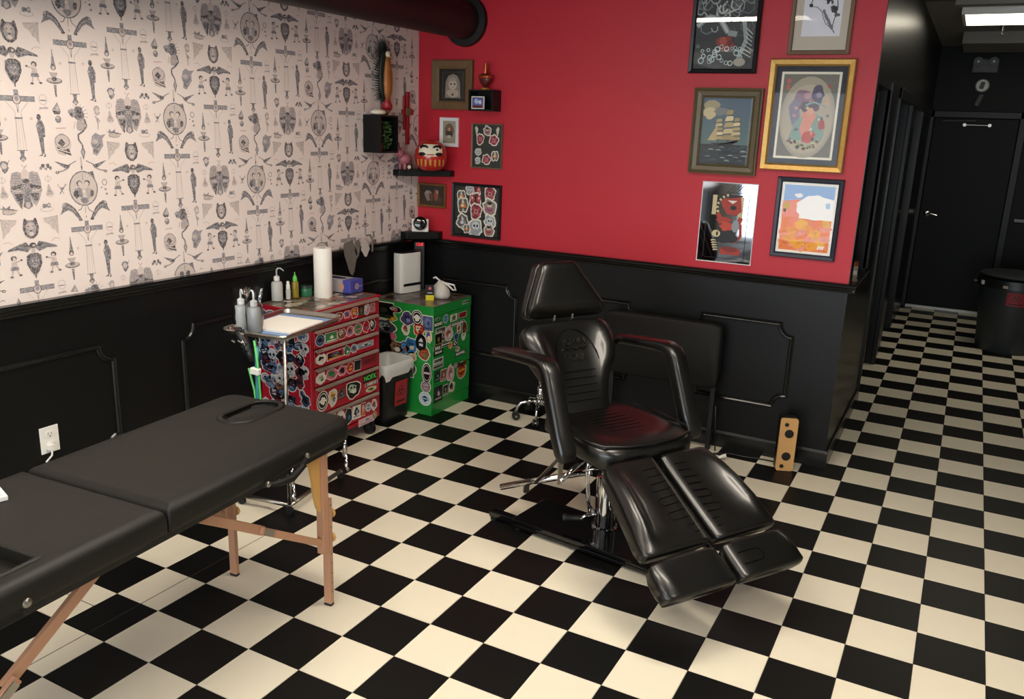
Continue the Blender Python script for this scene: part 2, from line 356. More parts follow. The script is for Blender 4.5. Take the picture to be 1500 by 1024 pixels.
def moulding(a, b, z0, z1, wall, parent):
    """notched picture-frame moulding on a wall: 'L' runs along y on the left wall, 'B' along x on the back wall"""
    pts = panel_path(a, b, z0, z1); n = len(pts); rings = []
    for i, (u, v) in enumerate(pts):
        pu, pv = pts[i-1]; nu, nv = pts[(i+1) % n]
        d1 = Vector((u-pu, v-pv)).normalized(); d2_ = Vector((nu-u, nv-v)).normalized()
        t = d1+d2_; t = t.normalized() if t.length > .1 else d1; nr = Vector((-t.y, t.x)); k = 1/max(.5, abs(nr.dot(Vector((-d1.y, d1.x)))))
        ring = []
        for w, h in ((-.014, 0), (-.013, .008), (-.007, .014), (0, .010), (.006, .012), (.012, .006), (.013, 0)):
            uu, vv = u+nr.x*w*k, v+nr.y*w*k
            ring.append((LX+h, uu, vv) if wall == 'L' else (uu, BY-h, vv))
        rings.append(ring)
    return MB().loft(rings, closed=True).build('panel_moulding', 'rail_paint', parent)
for a, b in ((-2.75, -1.785), (-1.40, -.46), (-.10, .50), (-4.1, -3.13)): moulding(a, b, .31, .80, 'L', wl)
for a, b in ((-3.42, -2.79), (-2.50, -1.95), (-1.63, -1.055)): moulding(a, b, .31, .785, 'B', wb)

# ------------------------------------------------------------------ the printed wallpaper
def motif_cross(a, x, y):
    G, D, L_, m_ = '#8b8b93', '#4f5058', '#b9aeac', '#6d6e76'
    a.rect(x-.009, y+.005, x+.009, y+.036, G); a.rect(x-.073, y-.006, x+.073, y+.012, G); a.line([(x-.073, y-.006), (x+.073, y-.006)], .002, D); a.line([(x-.073, y+.012), (x+.073, y+.012)], .002, D)
    a.ell(x, y, .016, .018, '#d6c9c3'); a.ring(x, y, .017, .019, .003, D); a.ell(x, y+.004, .008, .010, '#9a9196')
    a.line([(x-.05, y-.002), (x-.012, y-.045), (x-.016, y-.19)], .0018, L_); a.line([(x+.05, y-.002), (x+.012, y-.045), (x+.018, y-.19)], .0018, L_)
    a.line([(x-.004, y-.02), (x, y-.05), (x+.004, y-.02)], .0022, m_); a.rect(x-.016, y-.072, x+.016, y-.066, m_)
    for k in (-.012, -.004, .006, .014): a.line([(x+k*.7, y-.072), (x+k*1.3, y-.188)], .0012, '#cbbfba')
    a.line([(x-.021, y-.19), (x+.022, y-.19)], .0025, m_); a.poly([(x-.010, y-.19), (x+.010, y-.19), (x+.006, y-.208), (x+.014, y-.222), (x, y-.235), (x-.014, y-.222), (x-.006, y-.208)], m_); a.ell(x, y-.224, .008, .006, '#bdb0ac')
    # dancer
    q = x-.083
    a.poly([(q, y-.025), (q+.011, y-.09), (q-.009, y-.09)], '#97979c'); a.line([(q, y-.025), (q+.004, y-.09)], .003, D)
    a.ell(q, y-.092, .011, .012, D); a.ell(q, y-.095, .006, .007, '#dccdc6')
    a.poly([(q-.018, y-.112), (q+.018, y-.112), (q+.006, y-.135), (q-.006, y-.135)], '#bdb1af'); a.line([(q-.018, y-.112), (q-.004, y-.135)], .002, D)
    a.ell(q, y-.143, .034, .012, m_); a.ell(q, y-.141, .030, .008, '#c9bbb5'); a.ell(q, y-.137, .011, .008, D)
    a.poly([(q-.006, y-.158), (q+.007, y-.158), (q+.004, y-.205), (q-.002, y-.205)], '#8b8a90'); a.line([(q, y-.17), (q+.001, y-.205)], .003, D)
    # man in a suit
    q = x+.083
    a.ell(q-.002, y-.064, .009, .012, D); a.poly([(q-.017, y-.098), (q-.008, y-.076), (q+.009, y-.076), (q+.019, y-.10), (q+.017, y-.14), (q+.010, y-.14), (q+.008, y-.205), (q-.004, y-.205), (q-.011, y-.13)], '#74757d')
    a.line([(q+.004, y-.08), (q+.012, y-.14)], .003, D); a.line([(q-.004, y-.12), (q, y-.2)], .003, D); a.line([(q+.006, y-.14), (q+.006, y-.2)], .002, D)
    a.poly([(q-.018, y-.212), (q, y-.203), (q, y-.212)], D); a.poly([(q+.001, y-.216), (q+.011, y-.203), (q+.012, y-.216)], D); a.ell(q-.012, y-.098, .006, .006, '#b5a9a8')
    q = x+.106; a.ring(q, y+.003, .017, .020, .0018, L_); a.rect(q-.012, y-.002, q+.012, y+.002, m_); a.rect(q-.018, y-.032, q+.018, y-.026, L_); a.line([(q-.02, y-.036), (q+.012, y-.022)], .002, L_)
    a.ell(x-.052, y-.075, .006, .006, '#d9c9c2'); a.ell(x+.05, y-.07, .006, .006, '#d9c6c0')
def motif_t1(a, x, y):
    D, m_, L_ = '#44454d', '#777880', '#b5aaa9'
    q = (x-.078, y-.255); a.blob(q[0], q[1], .017, .020, m_, 3, .3); a.ell(q[0], q[1], .011, .012, '#d4c6c0'); a.line([(q[0]-.01, q[1]-.016), (q[0], q[1]-.028), (q[0]+.012, q[1]-.016)], .003, D); a.line([(q[0]+.016, q[1]+.012), (q[0]+.022, q[1]+.022)], .002, m_)
    a.line([(x-.012, y-.25), (x, y-.262), (x+.012, y-.252), (x-.004, y-.27)], .003, '#c5b2b0')
    q = (x+.088, y-.262)
    for k in range(5): a.blob(q[0]+(k-2)*.010, q[1]+(k % 2)*.010-.005, .007, .008, D if k % 2 else m_, k, .3)
    a.ell(q[0], q[1], .006, .005, '#ddd0c8')
    # folded wings
    cy = y-.345
    for s in (-1, 1):
        a.poly([(x+s*.012, cy+.06), (x+s*.03, cy+.068), (x+s*.052, cy+.062), (x+s*.062, cy+.03), (x+s*.064, cy-.01), (x+s*.05, cy-.045), (x+s*.034, cy-.072), (x+s*.022, cy-.062), (x+s*.008, cy-.02)], '#a8a0a2')
        a.poly([(x+s*.008, cy+.02), (x+s*.06, cy+.008), (x+s*.064, cy-.012), (x+s*.034, cy+.002), (x+s*.006, cy-.008)], D)
        a.poly([(x+s*.012, cy-.02), (x+s*.05, cy-.02), (x+s*.044, cy-.048), (x+s*.030, cy-.05)], '#55565e'); a.line([(x+s*.01, cy-.004), (x+s*.035, cy-.012), (x+s*.062, cy-.004)], .004, '#d3c7c3')
        for k in range(4): a.line([(x+s*.016, cy+.05-k*.010), (x+s*.056, cy+.052-k*.010)], .0014, '#6b6b74')
    a.ell(x, cy+.052, .017, .024, '#d9cbc5'); a.ell(x, cy+.030, .015, .009, D); a.blob(x, cy+.002, .022, .022, '#807f85', 5, .2)
    for k in range(5): a.ell(x-.012+k*.006, cy+.004+(k % 2)*.008, .002, .003, '#d6cac4')
    a.poly([(x-.010, cy-.02), (x+.010, cy-.02), (x+.020, cy-.072), (x, cy-.083), (x-.020, cy-.072)], m_); a.ell(x, cy-.066, .010, .012, '#c8bbb6'); a.poly([(x-.028, cy-.02), (x-.016, cy-.02), (x-.026, cy-.082), (x-.034, cy-.07)], D)
    for s, w in ((-1, 1), (1, 1)):
        q = (x+s*.093, cy); a.ring(q[0], q[1]+.035, .014, .011, .0016, L_); a.line([(q[0], q[1]+.05), (q[0], q[1]+.02)], .002, L_); a.poly([(q[0]-.003, q[1]+.012), (q[0]+.003, q[1]+.012), (q[0]+.016, q[1]-.03), (q[0]-.012, q[1]-.034)], '#c0b2b0'); a.ring(q[0]+.002, q[1]-.024, .016, .014, .002, L_); a.line([(q[0]-.006, q[1]-.012), (q[0]+.010, q[1]-.020)], .003, m_)
    q = (x-.078, y-.432); a.rect(q[0]-.028, q[1]-.012, q[0]+.022, q[1]+.008, '#c9bab4'); a.ring(q[0], q[1]-.002, .028, .012, .002, m_); a.line([(q[0]-.034, q[1]+.012), (q[0]+.034, q[1]+.002)], .003, D); a.poly([(q[0]-.024, q[1]+.024), (q[0]-.012, q[1]+.012), (q[0]+.006, q[1]+.024), (q[0]+.002, q[1]+.008), (q[0]-.026, q[1]+.008)], m_)
    q = (x+.076, y-.425); a.ring(q[0], q[1]-.008, .028, .010, .002, L_); a.blob(q[0]-.008, q[1]+.006, .010, .009, m_, 6); a.blob(q[0]+.010, q[1]+.008, .009, .010, m_, 7); a.ell(q[0]+.01, q[1]+.008, .005, .006, '#d8cbc4')
    # lion face between webs
    cy = y-.503
    a.poly([(x-.026, cy+.036), (x-.020, cy+.040), (x-.012, cy+.030), (x+.012, cy+.030), (x+.020, cy+.040), (x+.026, cy+.036), (x+.034, cy), (x+.026, cy-.030), (x+.008, cy-.044), (x-.008, cy-.044), (x-.026, cy-.030), (x-.034, cy)], D)
    a.ell(x, cy-.004, .022, .032, '#a49d9f'); a.ell(x, cy+.006, .013, .016, '#c6bab6'); a.ell(x-.009, cy+.006, .003, .003, D); a.ell(x+.009, cy+.006, .003, .003, D); a.ell(x, cy-.024, .010, .008, '#d9cdc7'); a.ell(x, cy-.012, .005, .004, D)
    for s in (-1, 1):
        a.poly([(x+s*.055, cy+.036), (x+s*.118, cy+.042), (x+s*.116, cy-.040), (x+s*.105, cy-.02), (x+s*.09, cy-.012), (x+s*.078, cy+.008), (x+s*.06, cy+.018)], '#d0c3be')
        for k in range(4): a.line([(x+s*.118, cy+.042), (x+s*(.055+k*.017), cy+.030-k*.020)], .0016, '#a39a9b')
        a.line([(x+s*.10, cy+.03), (x+s*.10, cy+.01), (x+s*.115, cy)], .0014, '#a39a9b'); a.line([(x+s*.08, cy-.062), (x+s*.095, cy-.05), (x+s*.118, cy-.054)], .0022, '#c9a9a6')
    # eagle over shield between two children
    cy = y-.585
    for s in (-1, 1):
        a.poly([(x+s*.010, cy), (x+s*.026, cy+.026), (x+s*.05, cy+.020), (x+s*.10, cy+.002), (x+s*.105, cy-.006), (x+s*.06, cy-.004), (x+s*.024, cy-.016)], m_); a.poly([(x+s*.012, cy+.004), (x+s*.028, cy+.024), (x+s*.05, cy+.012), (x+s*.026, cy+.004)], D); a.line([(x+s*.02, cy-.010), (x+s*.06, cy+.002), (x+s*.10, cy-.004)], .003, D)
    a.ell(x, cy+.010, .015, .012, D); a.ell(x+.004, cy+.010, .006, .005, '#cdbfba'); a.poly([(x-.012, cy), (x+.012, cy), (x+.006, cy-.018), (x-.006, cy-.018)], '#c9bdb8')
    cy = y-.650
    a.poly([(x-.014, cy+.044), (x+.014, cy+.044), (x+.030, cy+.034), (x+.032, cy), (x+.016, cy-.034), (x+.003, cy-.048), (x+.002, cy-.060), (x-.002, cy-.060), (x-.003, cy-.048), (x-.016, cy-.034), (x-.032, cy), (x-.030, cy+.034)], D)
    a.ell(x, cy+.008, .022, .028, '#7d7d84'); a.ell(x, cy+.032, .018, .008, '#5b5c64'); a.ell(x-.008, cy+.012, .003, .003, '#cfc3be'); a.ell(x+.008, cy+.012, .003, .003, '#cfc3be'); a.line([(x-.010, cy-.006), (x, cy-.012), (x+.010, cy-.006)], .003, '#cfc3be')
    for s in (-1, 1):
        q = (x+s*.083, cy); a.ell(q[0], q[1]+.030, .012, .011, D); a.ell(q[0]-s*.002, q[1]+.026, .007, .008, '#d9cbc5'); a.poly([(q[0]-.010, q[1]+.016), (q[0]+.010, q[1]+.016), (q[0]+.012, q[1]-.004), (q[0]-.012, q[1]-.004)], '#d0c2bd'); a.line([(q[0], q[1]+.012), (q[0]-s*.028, q[1]+.020)], .005, '#c0b3b0'); a.ell(q[0]-s*.03, q[1]+.021, .005, .004, D)
        a.poly([(q[0]-.014, q[1]-.004), (q[0]+.014, q[1]-.004), (q[0]+.018, q[1]-.018), (q[0]-.018, q[1]-.018)], m_); a.line([(q[0]-.008, q[1]-.018), (q[0]-.014, q[1]-.042)], .005, '#c0b3b0'); a.line([(q[0]+.008, q[1]-.018), (q[0]+.018, q[1]-.038)], .005, '#c0b3b0'); a.ell(q[0]-.015, q[1]-.044, .007, .004, D); a.ell(q[0]+.021, q[1]-.040, .007, .004, D)
def motif_t2(a, x, y):
    D, m_, L_ = '#44454d', '#777880', '#b5aaa9'
    # gnome, dragon, small angel
    q = (x-.085, y-.265); a.poly([(q[0]+.004, q[1]+.034), (q[0]+.016, q[1]), (q[0]-.020, q[1]+.004)], '#8e8d93'); a.poly([(q[0]-.020, q[1]+.002), (q[0]+.016, q[1]-.002), (q[0]+.010, q[1]-.014), (q[0]-.012, q[1]-.014)], D); a.ell(q[0]+.002, q[1]-.034, .013, .015, m_); a.ell(q[0], q[1]-.028, .008, .006, '#cbbdb8'); a.poly([(q[0]-.006, q[1]+.004), (q[0]+.012, q[1]+.004), (q[0]+.004, q[1]+.024)], '#cbbdb8')
    q = (x-.075, y-.335); a.line([(q[0]-.022, q[1]), (q[0]+.020, q[1]+.002)], .005, '#d8b3b0')
    q = (x+.01, y-.275)
    for k in range(11):
        t = -1.2+k*.42; a.line([(q[0], q[1]), (q[0]+.042*math.cos(t), q[1]+.042*math.sin(t))], .0018, '#83838a')
    a.blob(q[0], q[1], .024, .030, '#6c6d75', 9, .25); a.blob(q[0]-.030, q[1]+.004, .018, .016, '#95939a', 4, .3); a.blob(q[0]+.002, q[1]+.006, .012, .020, D, 2, .3); a.ell(q[0]-.034, q[1]-.002, .008, .006, D)
    a.blob(q[0]+.004, q[1]-.045, .022, .024, '#b1a7a7', 8, .25); a.line([(q[0]-.02, q[1]-.03), (q[0]-.028, q[1]-.06)], .004, '#d5b9b4')
    a.line([(q[0]+.022, q[1]-.02), (q[0]+.030, q[1]-.05), (q[0]+.010, q[1]-.072), (q[0]-.012, q[1]-.085), (q[0]-.012, q[1]-.105), (q[0]+.002, q[1]-.125), (q[0]+.004, q[1]-.14)], .007, '#55565e')
    a.poly([(q[0]+.004, q[1]-.13), (q[0]+.014, q[1]-.155), (q[0]+.003, q[1]-.19), (q[0]-.008, q[1]-.155)], m_); a.ell(q[0]+.003, q[1]-.157, .004, .012, '#bdb1ae')
    q = (x+.092, y-.275); a.blob(q[0], q[1]+.015, .014, .018, L_, 12, .3); a.ell(q[0]+.002, q[1]+.015, .007, .010, '#dccfc8'); a.line([(q[0]-.010, q[1]-.008), (q[0]+.006, q[1]-.02), (q[0]+.012, q[1]-.03)], .004, m_); a.poly([(q[0]-.006, q[1]-.018), (q[0]+.008, q[1]-.018), (q[0]+.002, q[1]-.05)], '#a9a0a2'); a.line([(q[0]+.002, q[1]-.04), (q[0], q[1]-.062)], .003, m_)
    q = (x-.075, y-.400); a.blob(q[0], q[1], .036, .044, '#cfc1bc', 15, .08); a.ring(q[0], q[1]+.014, .033, .028, .003, m_); a.poly([(q[0]-.02, q[1]+.006), (q[0]-.004, q[1]+.024), (q[0]+.014, q[1]+.006), (q[0]-.002, q[1]-.010)], '#3c3d45'); a.poly([(q[0]-.026, q[1]-.008), (q[0], q[1]-.022), (q[0]+.026, q[1]-.016), (q[0]+.036, q[1]-.046), (q[0]+.01, q[1]-.038), (q[0]-.018, q[1]-.026)], '#3c3d45'); a.line([(q[0]-.024, q[1]-.018), (q[0]+.03, q[1]-.034)], .004, '#ddd0c9')
    q = (x+.078, y-.395); a.poly([(q[0]-.018, q[1]+.03), (q[0], q[1]+.044), (q[0]+.020, q[1]+.034), (q[0]+.046, q[1]+.038), (q[0]+.030, q[1]+.018), (q[0]+.032, q[1]-.010), (q[0]+.014, q[1]-.034), (q[0]-.002, q[1]-.052), (q[0]-.020, q[1]-.044), (q[0]-.018, q[1]-.022), (q[0]-.026, q[1]-.002)], '#95939a')
    a.ell(q[0]-.005, q[1]+.008, .014, .010, '#c2b6b3'); a.line([(q[0]-.022, q[1]-.008), (q[0]+.004, q[1]-.018), (q[0]+.022, q[1]+.0)], .004, '#5a5b63'); a.ell(q[0]-.006, q[1]-.032, .009, .011, '#6c6d75')
    # swallows
    cy = y-.487
    for s in (-1, 1):
        a.poly([(x+s*.022, cy+.020), (x+s*.060, cy+.002), (x+s*.115, cy+.018), (x+s*.075, cy-.010)], m_); a.line([(x+s*.022, cy+.020), (x+s*.06, cy+.002), (x+s*.115, cy+.018)], .003, D); a.poly([(x+s*.050, cy+.004), (x+s*.078, cy+.002), (x+s*.072, cy-.012), (x+s*.060, cy-.012)], '#55565e')
        a.line([(x+s*.062, cy-.010), (x+s*.085, cy-.020), (x+s*.108, cy-.024)], .006, '#a39b9d'); a.ell(x+s*.110, cy-.026, .008, .006, D); a.ell(x+s*.110, cy-.026, .004, .003, '#d5c9c3')
    a.rect(x-.004, cy-.004, x+.004, cy+.036, '#cbbdb8'); a.rect(x-.003, cy-.018, x+.003, cy-.002, D)
    # oval portrait
    cy = y-.583
    a.ell(x, cy, .062, .070, '#d3c6c0', 22); a.ring(x, cy, .066, .074, .005, '#66676f', 22); a.poly([(x+.02, cy+.066), (x+.05, cy+.072), (x+.056, cy+.04)], '#66676f'); a.line([(x, cy+.034), (x, cy+.062)], .003, m_)
    for s in (-1, 1):
        a.ell(x+s*.018, cy+.022, .013, .013, '#4a4b53'); a.ell(x+s*.015, cy+.019, .009, .010, '#d9ccc5')
    a.poly([(x-.044, cy-.002), (x-.02, cy+.006), (x-.006, cy-.004), (x-.008, cy-.040), (x-.038, cy-.030)], '#85858c'); a.poly([(x+.006, cy-.004), (x+.022, cy+.006), (x+.040, cy-.01), (x+.040, cy-.034), (x+.014, cy-.050)], '#b6acab'); a.blob(x-.036, cy-.022, .012, .016, D, 5); a.blob(x+.036, cy-.022, .010, .014, '#55565e', 8); a.blob(x, cy-.050, .018, .012, m_, 3); a.ell(x, cy-.012, .008, .006, '#e4d8d0')
    q = (x-.096, cy); a.line([(q[0]-.018, q[1]+.022), (q[0]+.006, q[1]-.018)], .004, L_); a.line([(q[0]+.018, q[1]+.022), (q[0]-.012, q[1]-.018)], .004, m_); a.ell(q[0], q[1]+.004, .008, .006, m_)
    q = (x+.100, cy); a.ring(q[0], q[1]+.022, .012, .014, .003, m_); a.ell(q[0]+.002, q[1]-.008, .005, .005, m_); a.ell(q[0]+.006, q[1]-.028, .006, .005, '#9d9597'); a.ell(q[0]-.016, q[1], .004, .003, m_)
    # leaping tigers
    cy = y-.668
    for s in (-1, 1):
        pts = [(.105, .012), (.100, .026), (.084, .030), (.066, .020), (.048, .004), (.034, -.018), (.022, -.040), (.032, -.046), (.046, -.030), (.060, -.012), (.078, -.002), (.098, -.010), (.116, -.020), (.104, .004)]
        a.poly([(x+s*u, cy+v) for u, v in pts], '#6f7078'); a.line([(x+s*.1, cy+.022), (x+s*.068, cy+.018), (x+s*.040, cy-.012), (x+s*.024, cy-.042)], .003, D); a.line([(x+s*.085, cy+.012), (x+s*.062, cy+.004), (x+s*.044, cy-.018)], .003, '#b8adab')
        a.line([(x+s*.034, cy-.006), (x+s*.020, cy-.002), (x+s*.012, cy+.016)] if s < 0 else [(x+s*.034, cy-.018), (x+s*.016, cy-.006), (x+s*.010, cy+.012)], .003, D); a.ell(x+s*.027, cy-.046, .009, .005, D); a.ell(x+s*.096, cy+.020, .006, .005, '#b8adab')
    a.line([(x, cy+.01), (x-.002, cy-.02)], .002, m_); a.ell(x, cy-.035, .003, .005, L_)
PH, PW = .736, .2458
wp = Art()
def clipcell(fn, x, y):
    a = Art(); fn(a, 0, 0); return a
MOT = {}
for nm, fn in (('c', motif_cross), ('1', motif_t1), ('2', motif_t2)):
    a = Art(); fn(a, 0, 0); MOT[nm] = a
def stamp(nm, x, y):
    a = MOT[nm]
    for f, c in zip(a.f, a.c):
        pts = [a.v[i] for i in f]
        if min(p[1] for p in pts)+y < RAIL+.002: 
            if max(p[1] for p in pts)+y < RAIL+.004: continue
        if max(p[0] for p in pts)+x > BY-.004 or max(p[1] for p in pts)+y > CEIL-.02: continue
        o = len(wp.v); wp.v += [(p[0]+x, max(p[1]*(1 if nm == 'c' else .972)+y, RAIL+.001), p[2]) for p in pts]; wp.f.append(tuple(range(o, o+len(pts)))); wp.c.append(c)
col0 = {0: (1.830, '1'), 1: (2.050, '2'), 2: (2.122, '1'), 3: (2.340, '2')}
for ci in range(-8, 12):
    z0_, kind = col0[ci % 4]; yy = -2.096+ci*PW
    for k in range(-2, 3):
        stamp('c', yy, z0_+k*PH); stamp(kind, yy, z0_+k*PH)
o = wp.build('wallpaper_print', 'wall_print', wl, T=lambda u, v, d: (LX+d, u, v), eps=.000012, base=.0006); o['kind'] = 'stuff'

# ------------------------------------------------------------------ ceiling lamps and duct
def troffer(x, y, sx, sy, label, z=CEIL, group=None, m='lamp', dp=.05):
    t = thing('ceiling_light', label, 'light', (x, y, z-.05), 0, group)
    f = MB(); e = .025
    t.location.z = z-dp
    f.box(-sx/2-e, sx/2+e, -sy/2-e, -sy/2, 0, dp).box(-sx/2-e, sx/2+e, sy/2, sy/2+e, 0, dp).box(-sx/2-e, -sx/2, -sy/2, sy/2, 0, dp).box(sx/2, sx/2+e, -sy/2, sy/2, 0, dp)
    f.build('frame', 'white' if m == 'lamp' else 'grey_paint', t, bevel=.003); MB().box(-sx/2, sx/2, -sy/2, sy/2, dp-.046, dp-.01).build('diffuser', m, t)
    return t
troffer(.10, 3.60, 1.28, .70, 'bright white rectangular ceiling light in the hallway by the back door')
for x, y, w_ in TROFFERS: troffer(x, y, 1.2, .3, 'long white ceiling light '+w_, group='ceiling lights outside the picture', m='room_lamp', dp=.05 if x < -2 and y > -3 else .13)  # deeper frames shaped to cut lamp light off the upper walls
t = thing('air_duct', 'large round black air duct running under the ceiling beside the patterned wall', 'duct', (-3.21, 0, 2.41))
MB().lathe([(.11, 0), (.11, 2.55), (.114, 2.56), (.114, 2.60), (.11, 2.61), (.11, 6.0)], (0, BY-.03, 0), 40, (0, -1, 0)).build('pipe', 'duct', t, 'auto')
MB().lathe([(.11, 0), (.152, 0), (.152, .02), (.148, .03), (.112, .032)], (0, BY-.002, 0), 40, (0, -1, 0)).build('flange', 'duct', t, 'auto')
t = thing('sprinkler_head', 'small ceiling sprinkler head just behind the hallway light', 'sprinkler', (-.28, 4.25, CEIL-.06))
MB().lathe([(.001, .06), (.06, .06), (.055, .045), (.02, .04), (.018, .0)], (0, 0, 0), 16).build('escutcheon', 'steel', t, 'auto')
MB().lathe([(.001, -.03), (.02, -.03), (.02, -.026), (.006, -.02), (.006, 0)], (0, 0, 0), 12).build('deflector', 'steel', t, 'auto')

# far wall fittings
t = thing('emergency_light', 'black box emergency light with two lamp heads high above the back door', 'emergency light', (-.37, YF, 2.55))
MB().box(-.12, .12, -.09, 0, -.07, .07).build('housing', 'grey_paint', t, bevel=.012)
for s in (-1, 1):
    h = MB().lathe([(.001, 0), (.045, 0), (.045, .03), (.03, .06), (.001, .062)], (s*.07, -.155, .035), 16, (0, 1, 0)).build('lamp_head', 'grey_paint', t, 'auto')
    MB().lathe([(.001, 0), (.012, 0), (.012, .004), (.001, .004)], (s*.07, -.161, .035), 10, (0, 1, 0)).build('lens', 'white', h)
t = thing('round_alarm', 'round white alarm disc on the black wall under the emergency light', 'alarm', (-.37, YF, 2.36))
MB().lathe([(.001, .05), (.055, .05), (.066, .035), (.068, 0)], (0, 0, 0), 24, (0, -1, 0)).build('disc', 'white', t, 'auto')
MB().box(-.02, .02, -.062, -.045, -.035, .035, Matrix.Rotation(.2, 4, 'Y')).build('grille', 'grey_paint', t, bevel=.006)
t = tag(MB().cyl((-.40, YF-.05, 2.16), (-.36, YF-.05, 2.27), .032).build('wall_sensor', 'grey_paint', None, 'auto'), 'small dark grey cylinder sensor below the round white alarm', 'sensor')

# ------------------------------------------------------------------ pictures
def frame(name, label, x0, x1, z0, z1, fw_=.02, fd=.025, fm='black_frame', paint=None, wall='B', mat_=None, matw=0, cat='framed picture', tilt=0, glass='glass', inner=None, profile=None):
    w, h = x1-x0, z1-z0
    if wall == 'B': t = thing(name, label, cat, ((x0+x1)/2, BY-.002, z0))
    else: t = thing(name, label, cat, (LX+.002, (x0+x1)/2, z0), 90)
    f = MB(); pr = profile or [(0, 0), (0, fd*.8), (fw_*.15, fd), (fw_*.75, fd*.85), (fw_, fd*.55), (fw_, 0)]
    W2 = w/2
    corners = [(-W2, 0, 1, 1), (W2, 0, -1, 1), (W2, h, -1, -1), (-W2, h, 1, -1)]
    f.loft([[(cx+sx*p, -q, cz+sz*p) for p, q in pr] for cx, cz, sx, sz in corners], closed=True)
    f.build('frame', fm, t)
    MB().box(-W2+fw_*.5, W2-fw_*.5, -.006, -.001, fw_*.5, h-fw_*.5).build('backing', 'black_plastic', t)
    if mat_:
        iw = matw
        mb = MB(); a0, a1, b0, b1 = -W2+fw_*.8, W2-fw_*.8, fw_*.8, h-fw_*.8
        mb.box(a0, a0+iw, -.009, -.006, b0, b1).box(a1-iw, a1, -.009, -.006, b0, b1).box(a0+iw, a1-iw, -.009, -.006, b0, b0+iw).box(a0+iw, a1-iw, -.009, -.006, b1-iw, b1)
        mb.build('mat_board', mat_, t)
    a = Art(); k = fw_+matw*.9; paint(a, w-2*k, h-2*k)
    for i, v in enumerate(a.v): a.v[i] = (v[0], v[1]+k, v[2])
    ao = a.build('artwork', 'print', t, base=.0065 if not mat_ else .0062, eps=.00003 if not mat_ else .00002)
    if glass: MB().box(-W2+fw_*.9, W2-fw_*.9, -fd*.5-.002, -fd*.5, fw_*.9, h-fw_*.9).build('glass_pane', glass, t)
    return t
M['beige_mat'] = mat('beige_mat', '#c3b9a7', .8); M['slate_mat'] = mat('slate_mat', '#3b404a', .8); M['white_mat'] = mat('white_mat', '#ebe8e2', .8); M['charcoal_mat'] = mat('charcoal_mat', '#23221f', .8)
# every painter draws in x -w/2..w/2, z 0..h
def p_dragon(a, w, h):
    a.rect(-w/2, 0, w/2, h, '#2a2d30'); r = random.Random(3)
    for k in range(60):
        x, y = r.uniform(-.5, .5)*w*.9, r.uniform(.35, 1)*h*.97
        an = r.uniform(-1.2, 1.2); L = r.uniform(.03, .07)
        pts = [(x+L*q*math.cos(an+q), min(h, y+L*q*math.sin(an+q))) for q in (-1, -.5, 0, .5, 1)]
        pts = [(max(-w/2, min(w/2, p)), q) for p, q in pts]; a.line(pts, r.uniform(.003, .010), r.choice(['#8d9494', '#aab0ae', '#5c6365', '#c6c9c4', '#3d4244', '#6d7476']))
    for i in range(9):
        for j in range(6):
            x = w*.08+i*.011+(j % 2)*.005; y = h*.62+j*.012+i*.006
            if x < w/2-.008: a.ell(x, y, .005, .005, '#8c9292', 6); a.ell(x, y, .003, .003, '#26292b', 6)
    a.line([(-w*.48, h*.45), (-w*.30, h*.55), (-w*.1, h*.52), (w*.05, h*.38), (w*.2, h*.36)], .028, '#9aa3a3'); a.line([(-w*.48, h*.45), (-w*.30, h*.55), (-w*.1, h*.52), (w*.05, h*.38)], .010, '#c9cecb')
    a.line([(w*.30, h*.5), (w*.36, h*.3), (w*.26, h*.12)], .022, '#9aa7a7')
    for q in range(7): a.line([(w*.36-q*.004, h*(.42-.04*q)), (w*.46, h*(.36-.04*q))], .005, '#c2c9c5')
    a.blob(w*.02, h*.27, w*.16, h*.075, '#8c2f24', 4, .3); a.blob(-w*.02, h*.29, w*.07, h*.04, '#b5493a', 2, .3); a.blob(w*.10, h*.28, w*.05, h*.03, '#6d1d17', 7)
    for k in range(22):
        x, y = r.uniform(-.46, .3)*w, r.uniform(.03, .24)*h; q = r.uniform(.008, .018)
        a.ring(x, y, q, q, q*.35, r.choice(['#b9cccb', '#8fa9ab', '#d6dedb']), 12)
    a.ell(w*.28, h*.07, w*.10, h*.045, '#b1aa9b')
def p_sketch(a, w, h):
    a.rect(-w/2, 0, w/2, h, '#c3b9a7'); a.rect(-w*.36, h*.18, w*.36, h, '#e2e2ea')
    K = '#1b1c20'; r = random.Random(5)
    a.line([(-w*.25, h*.56), (-w*.2, h*.66), (-w*.12, h*.72), (-w*.12, h*.82), (-w*.02, h*.80), (w*.12, h*.80), (w*.24, h*.70), (w*.27, h*.55), (w*.24, h*.44), (w*.2, h*.28), (w*.26, h*.22)], .004, K)
    a.line([(-w*.25, h*.56), (-w*.12, h*.56), (-w*.02, h*.50), (w*.02, h*.42), (w*.08, h*.34), (w*.2, h*.28)], .003, K); a.ell(-w*.23, h*.58, .010, .008, K); a.ell(-w*.06, h*.70, .006, .006, K)
    for k in range(26):
        t = r.random(); a.blob(w*(-.12+.38*t)+r.uniform(-.02, .02)*w, h*(.76-.30*t*t)+r.uniform(-.05, .05)*h, r.uniform(.006, .014), r.uniform(.005, .012), K if k % 2 else '#4d5158', k, .4)
    for k in range(8): a.blob(w*(.02+.025*k), h*(.50-.03*k), .008, .008, '#6d7178', k+40, .4)
